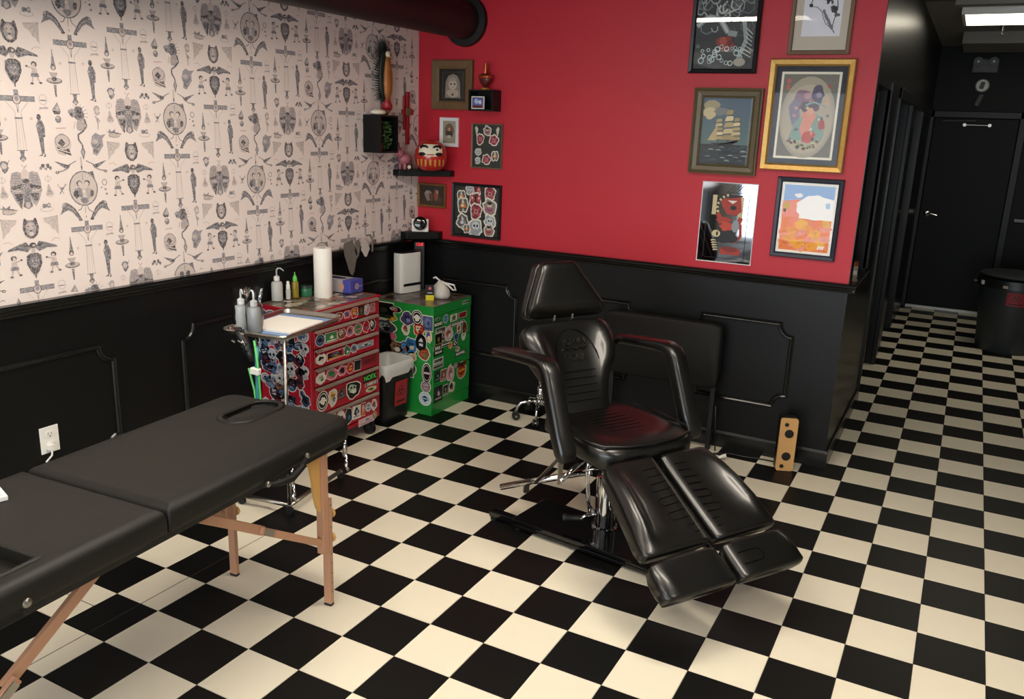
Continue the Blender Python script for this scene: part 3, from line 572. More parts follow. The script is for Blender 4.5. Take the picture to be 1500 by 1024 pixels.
def p_gold(a, w, h):
    a.rect(-w/2, 0, w/2, h, '#f0ead5'); m = .012; a.rect(-w/2+m, m, w/2-m, h-m, '#6d6a5e'); a.ell(0, h*.48, w*.46, h*.47, '#a89f8b', 26); a.ell(0, h*.46, w*.42, h*.40, '#b9af99', 26)
    a.rect(-w*.40, h*.87, -w*.33, h*.92, '#c25a54'); a.rect(-w*.40, h*.80, -w*.34, h*.85, '#c25a54')
    a.blob(-w*.10, h*.70, w*.14, h*.11, '#8a6a80', 1); a.blob(w*.14, h*.74, w*.11, h*.10, '#4b4560', 2); a.blob(-w*.22, h*.55, w*.10, h*.13, '#85809a', 3); a.blob(w*.02, h*.60, w*.16, h*.06, '#5f4b54', 6)
    a.poly([(-w*.28, h*.22), (-w*.20, h*.42), (w*.02, h*.56), (w*.24, h*.50), (w*.32, h*.30), (w*.28, h*.20)], '#86a59b'); a.poly([(-w*.10, h*.34), (-w*.06, h*.54), (w*.06, h*.58), (w*.16, h*.50), (w*.08, h*.38), (w*.10, h*.24), (-w*.02, h*.20)], '#e0937c')
    a.blob(w*.06, h*.26, w*.12, h*.07, '#c4504a', 8); a.blob(w*.26, h*.40, w*.06, h*.06, '#b04a4c', 9); a.ell(w*.05, h*.55, .018, .020, '#e8ab91'); a.ell(-w*.02, h*.73, .018, .018, '#b98a93'); a.ell(w*.16, h*.74, .013, .015, '#8d7f9c')
    r = random.Random(8)
    for k in range(40):
        t = r.uniform(PI, 2*PI); a.blob(w*.30*math.cos(t)*r.uniform(.4, 1), h*(.24+.13*math.sin(t)*r.uniform(.6, 1)), .007, .006, r.choice(['#4e5242', '#2d2b28', '#9aa06c', '#c9b98b', '#6b3b34']), k, .4)
    for k in range(16): a.blob(r.uniform(-.36, .36)*w, r.uniform(.3, .85)*h, .008, .008, r.choice(['#d2c89f', '#b84f48', '#5e6b78', '#cfd0c0', '#e0a078']), k+60, .4)
    a.line([(-w*.05, h*.62), (w*.1, h*.66), (w*.3, h*.60)], .008, '#87aab0'); a.ell(w*.31, h*.645, .010, .008, '#e8a070')
def p_ship(a, w, h):
    n = 16
    for k in range(n):
        t = k/n; a.rect(-w/2, h*(.3+.7*t), w/2, h*(.3+.7*(t+1/n)), (.07+.05*(1-t)*.6, .12+.05*(1-t), .17+.02*t, 1))
    a.blob(-w*.32, h*.86, w*.17, h*.11, '#a79a78', 3, .2); a.blob(-w*.36, h*.78, w*.13, h*.09, '#cbbd93', 5, .2); a.blob(-w*.12, h*.80, w*.14, h*.06, '#7c8180', 6, .3)
    for k in range(10): a.rect(-w/2, h*.03*k, w/2, h*.03*(k+1)+.001, ['#1c2528', '#27353a', '#202c30'][k % 3])
    r = random.Random(2)
    for k in range(30): 
        x, y = r.uniform(-.45, .38)*w, r.uniform(.01, .29)*h; a.line([(x, y), (x+.012, y+.004), (x+.026, y)], .0035, r.choice(['#4f6a70', '#8ba0a0', '#3a4d52', '#b5c0ba']))
    a.poly([(-w*.30, h*.32), (w*.25, h*.34), (w*.28, h*.38), (w*.16, h*.30), (-w*.2, h*.285)], '#2c2320')
    C = ['#cdbb8e', '#b9a679', '#e0d0a4', '#a8966b']
    for mx, top, ww in ((-.14, .70, .26), (.06, .84, .30), (.22, .72, .24)):
        a.line([(w*mx, h*.33), (w*(mx+.05), h*top)], .003, '#3b2f26'); n = 5
        for k in range(n):
            y0 = .37+(top-.37)*k/n; y1 = .37+(top-.37)*(k+.92)/n; s = ww*(1-.55*k/n)
            a.poly([(w*(mx-s*.45), h*y0), (w*(mx+s*.35), h*(y0+.015)), (w*(mx+s*.42), h*(y1-.02)), (w*(mx+s*.25), h*y1), (w*(mx-s*.30), h*(y1-.01)), (w*(mx-s*.38), h*(y0+.05))], C[(k+int(mx*50)) % 4])
            a.line([(w*(mx-s*.4), h*y0), (w*(mx+s*.35), h*(y0+.012))], .002, '#5c4d38')
    a.poly([(-w*.36, h*.36), (-w*.16, h*.62), (-w*.18, h*.36)], '#bda97c')
def p_mirror(a, w, h):
    R_, K, C = '#a5301f', '#141416', '#c7b98f'
    a.rect(-w*.22, h*.82, w*.25, h*.86, K); a.rect(-w*.30, h*.60, -w*.22, h*.85, C); a.rect(w*.20, h*.55, w*.28, h*.84, C)
    a.poly([(-w*.16, h*.80), (w*.22, h*.84), (w*.26, h*.66), (w*.16, h*.60), (-w*.02, h*.62), (-w*.10, h*.70)], R_); a.poly([(-w*.02, h*.79), (w*.16, h*.79), (w*.08, h*.75)], '#e6e4dc'); a.ell(w*.10, h*.70, w*.06, h*.03, K)
    for k in range(12):
        t = PI*.55+k*.16; a.ell(w*.05+w*.25*math.cos(t), h*.70+h*.16*math.sin(t), .008, .008, C if k % 2 else K, 8)
    a.line([(-w*.18, h*.62), (-w*.10, h*.52), (w*.05, h*.44), (w*.22, h*.50), (w*.26, h*.58)], .026, R_); a.blob(-w*.05, h*.52, w*.14, h*.06, R_, 3, .3); a.blob(w*.02, h*.42, w*.18, h*.10, K, 4, .15); a.blob(w*.0, h*.46, w*.12, h*.06, '#c0402a', 6, .3)
    a.ell(w*.17, h*.47, w*.07, h*.08, '#8b949e'); a.line([(w*.26, h*.50), (w*.28, h*.34), (w*.16, h*.26)], .016, R_); a.blob(0, h*.32, w*.24, h*.08, K, 9, .15); a.ell(-w*.18, h*.36, w*.08, h*.045, C); a.ell(-w*.16, h*.36, w*.02, h*.03, K)
    for k in range(5): a.ell(-w*.22+k*.004, h*(.27-.03*k), w*.05, .006, C); a.ell(-w*.20+k*.004, h*(.26-.03*k), w*.045, .004, K)
    a.rect(-w*.08, h*.10, w*.30, h*.18, R_); a.blob(w*.10, h*.17, w*.16, h*.03, '#7c2016', 3); a.rect(-w*.36, h*.045, w*.38, h*.05, K); a.rect(-w*.40, h*.05, -w*.39, h*.9, K); a.rect(w*.37, h*.05, w*.38, h*.88, K); a.rect(-w*.1, h*.885, w*.38, h*.89, K)
    for k in range(4): a.line([(-w*.05+k*.016, h*.88), (w*.10+k*.016, h*.985)], .003, K)
def p_orange(a, w, h):
    m = .014; a.rect(-w/2, 0, w/2, h, '#f2efe8'); a.rect(-w/2+m, m, w/2-m, h-m, '#ee8038'); a.rect(-w/2+m, h*.58, w/2-m, h-m, '#8fb4e2')
    a.poly([(-w*.46, h*.50), (-w*.46, h*.73), (-w*.10, h*.77), (-w*.14, h*.52)], '#ef8f77'); r = random.Random(4)
    for k in range(46):
        x, y = r.uniform(-.38, .38)*w, r.uniform(.08, .46)*h; c = r.choice(['#f08b78', '#f4b02c', '#ee7f33', '#ee9a80', '#f2a21f', '#f3b93e'])
        a.blob(x, y, r.uniform(.016, .034), r.uniform(.014, .026), c, k, .3)
        if k % 2: a.ring(x, y, .010, .008, .0016, '#5d3a1c', 8)
    for k in range(40): x, y = r.uniform(-.42, .42)*w, r.uniform(.05, .52)*h; a.line([(x, y), (x+r.uniform(-.01, .01), y+.006)], .002, '#6b3f1c')
    a.blob(w*.12, h*.66, w*.33, h*.17, '#fbfaf8', 3, .10, 22); a.poly([(-w*.14, h*.50), (w*.46, h*.49), (w*.46, h*.78), (w*.2, h*.82), (-w*.12, h*.74)], '#fbfaf8'); a.blob(-w*.38, h*.67, w*.05, h*.05, '#c9b030', 8, .3); a.blob(-w*.41, h*.60, w*.03, h*.02, '#4b3d1c', 2, .3); a.blob(-w*.18, h*.82, w*.08, h*.03, '#f4f6fa', 4); a.blob(w*.36, h*.70, w*.05, h*.04, '#a9cce8', 7, .3)
    for k in range(4): a.line([(w*(.26+.03*k), h*.08), (w*(.28+.03*k), h*.13)], .005, '#fbfaf8')
def p_doll(a, w, h):
    a.rect(-w/2, 0, w/2, h, '#24221f'); a.rect(-w*.40, h*.08, w*.40, h*.90, '#5d5a4e'); a.rect(-w*.385, h*.09, w*.385, h*.89, '#2b251f')
    a.poly([(-w*.30, h*.10), (-w*.27, h*.60), (-w*.18, h*.78), (0, h*.85), (w*.18, h*.78), (w*.27, h*.60), (w*.30, h*.10)], '#8f857a'); a.ell(0, h*.52, w*.16, h*.17, '#c3b3a4'); a.ell(-w*.07, h*.53, w*.035, h*.03, '#3a332d'); a.ell(w*.07, h*.53, w*.035, h*.03, '#3a332d'); a.ell(0, h*.43, w*.025, h*.012, '#8a4d44')
    a.blob(0, h*.24, w*.24, h*.12, '#b5a793', 3, .2); a.ell(0, h*.20, w*.04, h*.04, '#5b3629'); a.poly([(-w*.16, h*.68), (0, h*.76), (w*.16, h*.68), (w*.1, h*.62), (-w*.1, h*.62)], '#a39a8d')
def p_small(a, w, h):
    a.rect(-w/2, 0, w/2, h, '#a39d86'); a.ell(0, h*.55, w*.36, h*.34, '#6f6352'); a.ell(0, h*.62, w*.17, h*.14, '#a0584a'); a.blob(0, h*.42, w*.24, h*.16, '#4a4038', 3); a.ell(0, h*.62, w*.08, h*.08, '#c79d84'); a.blob(0, h*.30, w*.18, h*.07, '#c6bda6', 5)
def flash_piece(a, x, y, s, k, r):
    K = '#16171a'; cols = [('#b8525c', '#7f2a38', '#e6c7b0'), ('#c9783a', '#8b3520', '#e8d5a8'), ('#8c93a0', '#4d5360', '#dcdcd8'), ('#a8607a', '#5b2a44', '#e7d3cf')]
    c = cols[k % 4]; kind = k % 5
    a.blob(x, y, s*1.0, s*1.1, '#e3ded0', k+3, .22, 16); a.blob(x, y, s*.80, s*.88, [c[1], '#5d5a50', '#9aa3a8', '#8b8678', c[1]][kind], k+3, .25, 16)
    if kind == 0:
        for q in range(8): a.ell(x+s*.45*math.cos(q*PI/4), y+s*.45*math.sin(q*PI/4), s*.30, s*.22, c[0] if q % 2 else c[1], 10, q*PI/4)
        a.ell(x, y, s*.28, s*.28, c[1]); a.ring(x, y, s*.28, s*.28, s*.07, '#e7c9b8', 10)
    elif kind == 1:
        a.poly([(x-s*.2, y+s*.85), (x+s*.15, y+s*.5), (x+s*.22, y-s*.2), (x, y-s*.9), (x-s*.25, y-s*.2)], '#c9c9c0'); a.ell(x, y-s*.1, s*.5, s*.35, c[0]); a.ell(x-s*.1, y-s*.05, s*.22, s*.2, c[2]); a.rect(x-s*.5, y-s*.45, x+s*.5, y-s*.35, K)
    elif kind == 2:
        a.ell(x, y+s*.15, s*.5, s*.48, '#cfd3d2'); a.ell(x-s*.2, y+s*.15, s*.13, s*.15, K); a.ell(x+s*.2, y+s*.15, s*.13, s*.15, K); a.poly([(x, y+s*.02), (x+s*.07, y-s*.12), (x-s*.07, y-s*.12)], K); a.rect(x-s*.25, y-s*.45, x+s*.25, y-s*.25, '#b3b7b6')
        for q in range(5): a.rect(x-s*.22+q*s*.1, y-s*.45, x-s*.2+q*s*.1, y-s*.25, K)
    elif kind == 3:
        a.ell(x, y+s*.25, s*.32, s*.38, '#d9c4a8'); a.ell(x, y+s*.5, s*.35, s*.2, K); a.ell(x-s*.1, y+s*.25, s*.04, s*.04, K); a.ell(x+s*.12, y+s*.25, s*.04, s*.04, K); a.blob(x, y-s*.3, s*.55, s*.35, c[0], k); a.line([(x-s*.4, y-s*.2), (x, y-s*.4), (x+s*.4, y-s*.2)], s*.08, K)
    else:
        for sd in (-1, 1): a.poly([(x, y+s*.1), (x+sd*s*.7, y+s*.7), (x+sd*s*.85, y+s*.1), (x+sd*s*.4, y-s*.3)], c[0]); a.ell(x+sd*s*.5, y+s*.25, s*.14, s*.16, c[2])
        a.ell(x, y, s*.14, s*.6, K)
def p_flashA(a, w, h):
    a.rect(-w/2, 0, w/2, h, '#2a2f29'); r = random.Random(1)
    for k, (u, v, s) in enumerate([(-.24, .66, .15), (.24, .64, .17), (0, .86, .14), (0, .18, .16), (.30, .28, .15), (-.30, .36, .11), (-.30, .16, .10)]): flash_piece(a, u*w, v*h, s*w, [0, 0, 3, 0, 1, 2, 2][k]+(5 if k % 2 else 0)*4, r)
    for s in (-1, 1): a.poly([(s*w*.36, h*.70), (s*w*.43, h*.92), (s*w*.38, h*.97), (s*w*.31, h*.90)], '#c9c4b2')
def p_flashB(a, w, h):
    a.rect(-w/2, 0, w/2, h, '#232724'); r = random.Random(1)
    for k, (u, v, s, q) in enumerate([(-.02, .91, .13, 4), (-.15, .94, .10, 2), (.30, .87, .14, 0), (-.34, .78, .12, 1), (-.02, .73, .15, 4), (-.30, .60, .15, 1), (.0, .49, .15, 0), (.30, .60, .16, 3), (-.30, .25, .15, 6), (.0, .17, .17, 2), (.32, .30, .14, 7), (.30, .13, .12, 8), (-.20, .12, .09, 1)]): flash_piece(a, u*w, v*h, s*w, q, r)
def p_still(a, w, h):
    a.rect(-w/2, 0, w/2, h, '#2c221a'); a.rect(-w/2, 0, w/2, h*.3, '#3a2b1f'); a.blob(-w*.15, h*.5, w*.16, h*.25, '#8b7b72', 3, .25); a.blob(-w*.02, h*.42, w*.10, h*.22, '#5d3a2a', 4, .3); a.blob(w*.18, h*.52, w*.09, h*.30, '#8a4a34', 6, .3); a.ell(w*.22, h*.70, w*.04, h*.09, '#b3927a'); a.ell(-w*.2, h*.66, w*.04, h*.08, '#a89a92'); a.blob(w*.3, h*.3, w*.10, h*.12, '#4b3a2a', 8)
frame('dragon_print', 'black framed monochrome dragon and waves print with a red head, at the ceiling', -1.772, -1.403, 2.110, 2.64, .024, .025, 'black_frame', p_dragon, glass='shiny_glass')
frame('horse_sketch', 'black ink animal sketch on white paper in a tan wooden frame, top right', -1.254, -.949, 2.204, 2.62, .022, .022, 'tan_frame', p_sketch)
frame('gold_framed_print', 'large ornate gold framed print of coloured figures on a dark mat', -1.330, -.905, 1.619, 2.184, .036, .035, 'gold', p_gold, mat_='slate_mat', matw=.030)
frame('ship_painting', 'olive wooden framed painting of a sailing ship on a dark sea', -1.721, -1.350, 1.580, 2.035, .052, .03, 'olive_frame', p_ship, profile=[(0, 0), (0, .028), (.006, .030), (.018, .018), (.040, .014), (.046, .020), (.052, .016), (.052, 0)])
mt = frame('printed_mirror', 'frameless printed mirror with a red and black creature, below the ship painting', -1.634, -1.324, 1.090, 1.537, .006, .008, 'white_frame', p_mirror, glass=False, cat='mirror')
MB().box(-.151, .151, -.0068, -.0062, .005, .442).build('mirror_plate', 'mirror', mt)
for ch in mt.children:
    if ch.name.startswith('artwork'): ch.location.y = -.0012
frame('orange_print', 'navy framed print of orange shapes under a white cloud and blue sky', -1.225, -.888, 1.160, 1.587, .026, .022, 'navy_frame', p_orange)
frame('doll_portrait', 'pale doll portrait in a wide rustic brown wood frame near the corner', -3.448, -3.146, 1.880, 2.182, .054, .03, 'wood_frame', p_doll)
frame('white_framed_card', 'small white framed portrait card above the red round doll', -3.388, -3.248, 1.650, 1.832, .022, .016, 'white_frame', p_small)
frame('flash_sheet', 'narrow brown framed flash sheet of red flowers on black', -3.147, -2.924, 1.526, 1.803, .008, .016, 'tan_frame', p_flashA)
frame('flash_sheet', 'larger black framed flash sheet of many cut out designs just above the chair rail', -3.285, -2.919, 1.080, 1.427, .018, .018, 'black_frame', p_flashB)
frame('small_painting', 'small dark painting in a thin gold brown frame under the corner shelf', -3.556, -3.335, 1.252, 1.409, .016, .016, 'gold_dark', p_still)

# ------------------------------------------------------------------ shelves in the corner and what stands on them
def corner_shelf(name, label, z0, z1, L):
    pts = [(0, 0), (L, 0), (L, -.05), (.05, -L), (0, -L)]
    o = MB().prism(pts, lambda a, b: (LX+a, BY+b, z0), lambda a, b: (LX+a, BY+b, z1)).build(name, 'black_paint', None, bevel=.003)
    return tag(o, label, 'shelf')
corner_shelf('corner_shelf', 'black corner shelf carrying the red round doll', 1.462, 1.500, .285)
corner_shelf('corner_shelf', 'low black corner shelf on the chair rail under the small painting', 1.052, 1.098, .20)
t = thing('round_doll', 'round red and gold papier-mache doll with a bearded white face', 'doll', (-3.350, .435, 1.501), 32)
prof = [(.045, 0), (.075, .012), (.096, .045), (.104, .085), (.099, .125), (.080, .160), (.050, .182), (.001, .190)]
MB().lathe(prof, n=36).build('body', 'daruma_red', t, True)
def on_sphere(u, v, d):      # wrap flat print onto the doll's round front
    r0 = None; z = .01+v
    for (ra, za), (rb, zb) in zip(prof, prof[1:]):
        if za <= z <= zb: r0 = ra+(rb-ra)*(z-za)/(zb-za)
    r0 = r0 or .09; an = u/max(r0, .05); r0 += d; return (r0*math.sin(an), -r0*math.cos(an), z)
a = Art()
def strip(a, x0, x1, y0, y1, col, f=lambda x, y: True, nx=18, ny=10):
    a.n += 1
    for i in range(nx):
        for j in range(ny):
            xa, xb, ya, yb = x0+(x1-x0)*i/nx, x0+(x1-x0)*(i+1)/nx, y0+(y1-y0)*j/ny, y0+(y1-y0)*(j+1)/ny
            if f(((xa+xb)/2-(x0+x1)/2)/((x1-x0)/2), ((ya+yb)/2-(y0+y1)/2)/((y1-y0)/2)): a.poly([(xa, ya), (xb, ya), (xb, yb), (xa, yb)], col, 0)
E_ = lambda x, y: abs(x)**3+abs(y)**3 < 1
strip(a, -.080, .080, .082, .155, '#ece2c8', E_, 24, 12)
for s in (-1, 1):
    strip(a, s*.045-.032, s*.045+.032, .126, .150, '#1a1512', lambda x, y: x*x+y*y < 1, 10, 6); strip(a, s*.055-.026, s*.055+.026, .084, .106, '#1a1512', lambda x, y: x*x+y*y < 1, 10, 6)
    strip(a, s*.040-.022, s*.040+.022, .108, .136, '#f4ecd4', lambda x, y: x*x+y*y < 1, 10, 6)
strip(a, .034, .048, .116, .130, '#15110f', lambda x, y: x*x+y*y < 1, 5, 5); strip(a, -.022, .022, .088, .096, '#b0483a', E_, 8, 3)
for k in range(7): strip(a, -.09+k*.028, -.078+k*.028, .012+.006*(k % 2), .070, '#c8923f', lambda x, y: abs(x) < 1-abs(y)*.6, 2, 8)
a.build('face', 'print', t, T=on_sphere, eps=.0004, base=.001)
t = thing('pig_figurine', 'pink patchy pig figurine on the corner shelf left of the round doll', 'figurine', (-3.518, .385, 1.501), -4)
mb = MB().lathe([(.001, -.04), (.026, -.034), (.036, -.01), (.036, .02), (.026, .045), (.001, .05)], (0, 0, .065), 16, (0, 1, 0)); mb.build('body', 'rainbow', t, True)
hd = MB().lathe([(.001, -.03), (.022, -.024), (.028, 0), (.022, .024), (.001, .03)], (0, -.045, .105), 14, (0, 1, .4)).lathe([(.001, 0), (.012, 0), (.012, .012), (.001, .012)], (0, -.083, .092), 10, (0, 1, .4)).build('head', 'rainbow', t, True)
for s in (-1, 1):
    MB().lathe([(.013, 0), (.009, .014), (.001, .028)], (s*.018, -.040, .124), 8, (s*.4, 0, 1)).build('ear', 'rainbow', t, True)
    for y in (-.02, .03): MB().cyl((s*.018, y, .04), (s*.020, y, 0), .011, .009, 10).build('leg', 'rainbow', t, True)
t = thing('tiny_doll', 'tiny dark ball doll with a white face between the pig and the round doll', 'figurine', (-3.432, .318, 1.501), 32)
MB().lathe([(.010, 0), (.018, .006), (.021, .02), (.015, .036), (.001, .042)], n=18).build('body', 'black_plastic', t, True)
MB().lathe([(.001, .0), (.010, .0005), (.013, .004), (.001, .006)], (0, -.016, .022), 12, (0, -1, 0)).build('face', 'skin', t, True)
t = thing('black_disc_stand', 'white square stand holding a big black disc on the low corner shelf', 'ornament', (-3.455, .475, 1.099), 34)
MB().box(-.055, .055, -.012, .012, 0, .085, Matrix.Rotation(-.18, 4, 'X')).build('base', 'white', t, bevel=.006)
MB().lathe([(.001, .012), (.030, .012), (.044, .006), (.045, 0)], (.0, -.018, .058), 28, (0, -1, .18)).build('disc', 'black_metal', t, 'auto')
# box shelf on the patterned wall
t = thing('box_shelf', 'black open box shelf on the patterned wall with greenery inside', 'shelf', (LX+.002, .107, 1.61), 90)
s = MB(); s.box(-.0875, -.0765, -.13, 0, 0, .22).box(.0765, .0875, -.13, 0, 0, .22).box(-.0765, .0765, -.13, 0, 0, .011).box(-.0765, .0765, -.13, 0, .209, .22).box(-.0765, .0765, -.006, 0, .011, .209)
s.build('box', 'black_paint', t)
t = thing('moss_sprig', 'green leafy sprig inside the black box shelf', 'plant', (LX+.075, .13, 1.622))
r = random.Random(5); lf = MB()
for k in range(150):
    c = Vector((r.uniform(-.03, .035), r.uniform(-.03, .035), r.uniform(.012, .17))); d = Vector((r.uniform(-1, 1), r.uniform(-1, 1), r.uniform(-.3, 1))).normalized()*.022; e = d.orthogonal().normalized()*.008
    lf.add([c-d*.5, c+e, c+d*.5, c-e], [(0, 1, 2, 3)])
o = lf.build('foliage', 'leaf', t); o['kind'] = 'stuff'
MB().tube([(0, 0, .0), (.004, 0, .06), (-.004, .005, .15)], .004).build('stem', 'leaf', t)
t = thing('red_bottle', 'small red bottle with white cap inside the black box shelf, left of the greenery', 'bottle', (LX+.095, .055, 1.622))
MB().lathe([(.001, 0), (.019, 0), (.019, .04), (.008, .06), (.007, .085)], n=14).build('body', 'red_paint', t, 'auto'); MB().lathe([(.009, .085), (.009, .11), (.001, .11)], n=12).build('cap', 'white', t, 'auto')
t = tag(MB().lathe([(.001, 0), (.035, .003), (.046, .012), (.040, .024), (.015, .032), (.001, .033)], (LX+.085, .058, 1.831), 20).build('seashell', 'shell', None, True), 'cream white shell on top left of the black box shelf', 'shell')
t = tag(MB().loft([ringse((LX+.06, .07+.1*k/5, 1.831+.013), (1, 0, 0), (0, 0, 1), .04+.05*math.sin(PI*k/5), .026, 2.4, 16) for k in range(6)]).build('flat_stone', 'brown', None, True), 'flat brown stone on the black box shelf beside the shell', 'stone')
# robed figurine with dark spiky halo
t = thing('robed_figurine', 'orange robed figurine with a dark spiky halo above the box shelf', 'figurine', (LX+.045, .20, 1.858), 90)
MB().lathe([(.001, 0), (.030, .004), (.034, .03), (.022, .055), (.03, .06)], n=16).build('base', 'red_paint', t, True)
MB().loft([ringse((0, -.005, .06+z), (1, 0, 0), (0, 1, 0), w, w*.7, 2.2, 18) for z, w in ((0, .035), (.04, .058), (.10, .072), (.16, .066), (.22, .045), (.25, .026))]).build('robe', 'orange', t, True)
MB().lathe([(.001, 0), (.014, .006), (.018, .02), (.014, .034), (.001, .04)], (0, -.005, .305), 14).build('head', 'skin', t, True)
MB().loft([ringse((-.012, .012, z), (1, 0, 0), (0, 1, 0), w, .03, 2.2, 18) for z, w in ((.05, .03), (.12, .09), (.22, .10), (.31, .075), (.37, .03))]).build('cloak', 'dark_green', t, True)
sp = MB()
for k in range(44):
    u = k/43; an = -.42*PI+u*1.25*PI; an = PI*1.35-u*1.25*PI
    cx, cz = -.02, .21; rx, rz = .035, .15; L = .055+.018*(k % 2)
    p = Vector((cx+rx*math.cos(an), .015, cz+rz*math.sin(an))); d = Vector((math.cos(an), 0, math.sin(an)*.45+.15)).normalized()
    sp.cyl(p, p+d*L, .005, .0008, 5)
o = sp.build('halo_spikes', 'dark_green', t); o['kind'] = 'stuff'
t = thing('red_cross', 'red painted wooden cross ornament on the patterned wall next to the corner', 'wall ornament', (LX+.004, .447, 1.655), 90)
MB().box(.000, .030, -.016, 0, 0, .325).build('upright', 'red_paint', t, bevel=.003); MB().box(-.028, -.012, -.012, 0, .09, .30).build('side_bar', 'red_paint', t, bevel=.003)
MB().box(-.065, .065, -.020, -.0165, .185, .215).build('cross_bar', 'red_paint', t, bevel=.002); MB().box(-.02, .03, -.028, -.0205, .18, .225).build('center_plaque', 'brown', t, bevel=.002)
# small cube shelf and copper heart on the red wall
t = thing('cube_shelf', 'small black cube shelf on the red wall with a stamp picture inside', 'shelf', (-3.035, BY-.002, 1.877))
s = MB(); s.box(-.0875, -.0775, -.10, 0, 0, .125).box(.0775, .0875, -.10, 0, 0, .125).box(-.0775, .0775, -.10, 0, 0, .01).box(-.0775, .0775, -.10, 0, .115, .125).box(-.0775, .0775, -.006, 0, .01, .115)
s.build('box', 'black_paint', t)
t = thing('stamp_picture', 'tiny blue picture with white scalloped border inside the small cube shelf', 'picture', (-3.06, BY-.094, 1.888))
MB().box(-.046, .046, 0, .006, 0, .075).build('border', 'white', t, bevel=.002)
a = Art(); a.rect(-.040, .006, .040, .069, '#8a2c3a'); a.rect(-.036, .022, .036, .066, '#4b64a6'); a.blob(-.01, .044, .016, .014, '#a9b8d8', 2); a.blob(.016, .042, .012, .012, '#c9cfe0', 5); a.rect(-.03, .009, .03, .017, '#20232c'); a.build('print', 'print', t)
t = thing('heart_ornament', 'copper flaming heart ornament standing on the small black cube shelf', 'ornament', (-3.035, BY-.052, 2.003))
MB().lathe([(.001, 0), (.030, 0), (.028, .010), (.012, .014), (.001, .015)], n=18).build('base', 'gold_paint', t, 'auto')
MB().loft([ringse((0, 0, z), (1, 0, 0), (0, 1, 0), w, w*.6, 2.1, 20) for z, w in ((.014, .012), (.03, .05), (.05, .078), (.07, .088), (.085, .080), (.095, .05))]).build('heart', 'maroon', t, True)
MB().loft([ringse((0, 0, z), (1, 0, 0), (0, 1, 0), w, w*.62, 2.1, 20) for z, w in ((.066, .092), (.078, .092), (.088, .088))]).build('flame_band', 'copper', t, True)
MB().cyl((0, 0, .09), (0, 0, .155), .012, .007, 8).cyl((-.010, 0, .12), (-.010, 0, .160), .004, .003, 6).cyl((.010, 0, .12), (.010, 0, .165), .004, .003, 6).build('flame', 'copper', t)
# hanging stencils on the left wall
t = thing('stencil_scraps', 'grey lace-like stencil scraps hanging over the chair rail above the glove box', 'stencil', (LX+.046, -.05, 1.072), 90)
def scrap(name, pts, m, col, parent, inner=()):
    a = MB(); n = len(pts); a.prism(pts, lambda u, v: (u, 0, v), lambda u, v: (u, -.002, v)); o = a.build(name, m, parent)
    return o
M['scrap'] = mat('scrap_grey', '#77736d', .8, var=.35, scale=40, bump=.5); M['scrap_w'] = mat('scrap_white', '#cfc9c4', .8, var=.15, scale=50)
scrap('scrap', [(-.185, .0), (-.175, .02), (-.10, .03), (-.085, 0), (-.075, -.05), (-.06, -.08), (-.075, -.12), (-.085, -.16), (-.105, -.185), (-.125, -.17), (-.14, -.14), (-.155, -.10), (-.175, -.06)], 'scrap', 0, t)
scrap('scrap', [(-.078, .02), (-.04, .03), (-.028, 0), (-.032, -.04), (-.045, -.075), (-.062, -.085), (-.055, -.05), (-.07, -.02)], 'scrap', 0, t)
scrap('white_scrap', [(-.012, .02), (.02, .025), (.055, -.015), (.065, -.04), (.035, -.085), (.018, -.085), (-.018, -.04)], 'scrap_w', 0, t)['label'] = 'white pointed scrap'
MB().tube([(.03, -.003, .045), (.065, -.004, .045), (.085, -.004, .02), (.09, -.004, -.03), (.087, -.004, -.062)], .006).build('hanging_strap', 'scrap', t, True)
# outlet
t = thing('wall_outlet', 'white double wall outlet on the black dado beside the massage table', 'outlet', (LX+.001, -2.118, .398), 90)
MB().box(-.041, .041, -.006, 0, 0, .115).build('plate', 'white', t, bevel=.002)
for z in (.032, .082):
    MB().loft([ringse((0, -.0055, z), (1, 0, 0), (0, 0, 1), .034, .030, 3, 16), ringse((0, -.009, z), (1, 0, 0), (0, 0, 1), .033, .029, 3, 16)]).build('socket', 'white', t)
    MB().box(-.008, -.006, -.0095, -.009, z-.002, z+.008).box(.006, .008, -.0095, -.009, z-.002, z+.007).cyl((0, -.009, z-.008), (0, -.0096, z-.008), .003, None, 8).build('slots', 'black_plastic', t)
MB().box(-.020, .004, -.030, -.0097, .018, .040).tube([(-.008, -.026, .02), (-.014, -.030, -.004), (-.036, -.02, -.03)], .004).build('plug', 'white', t)

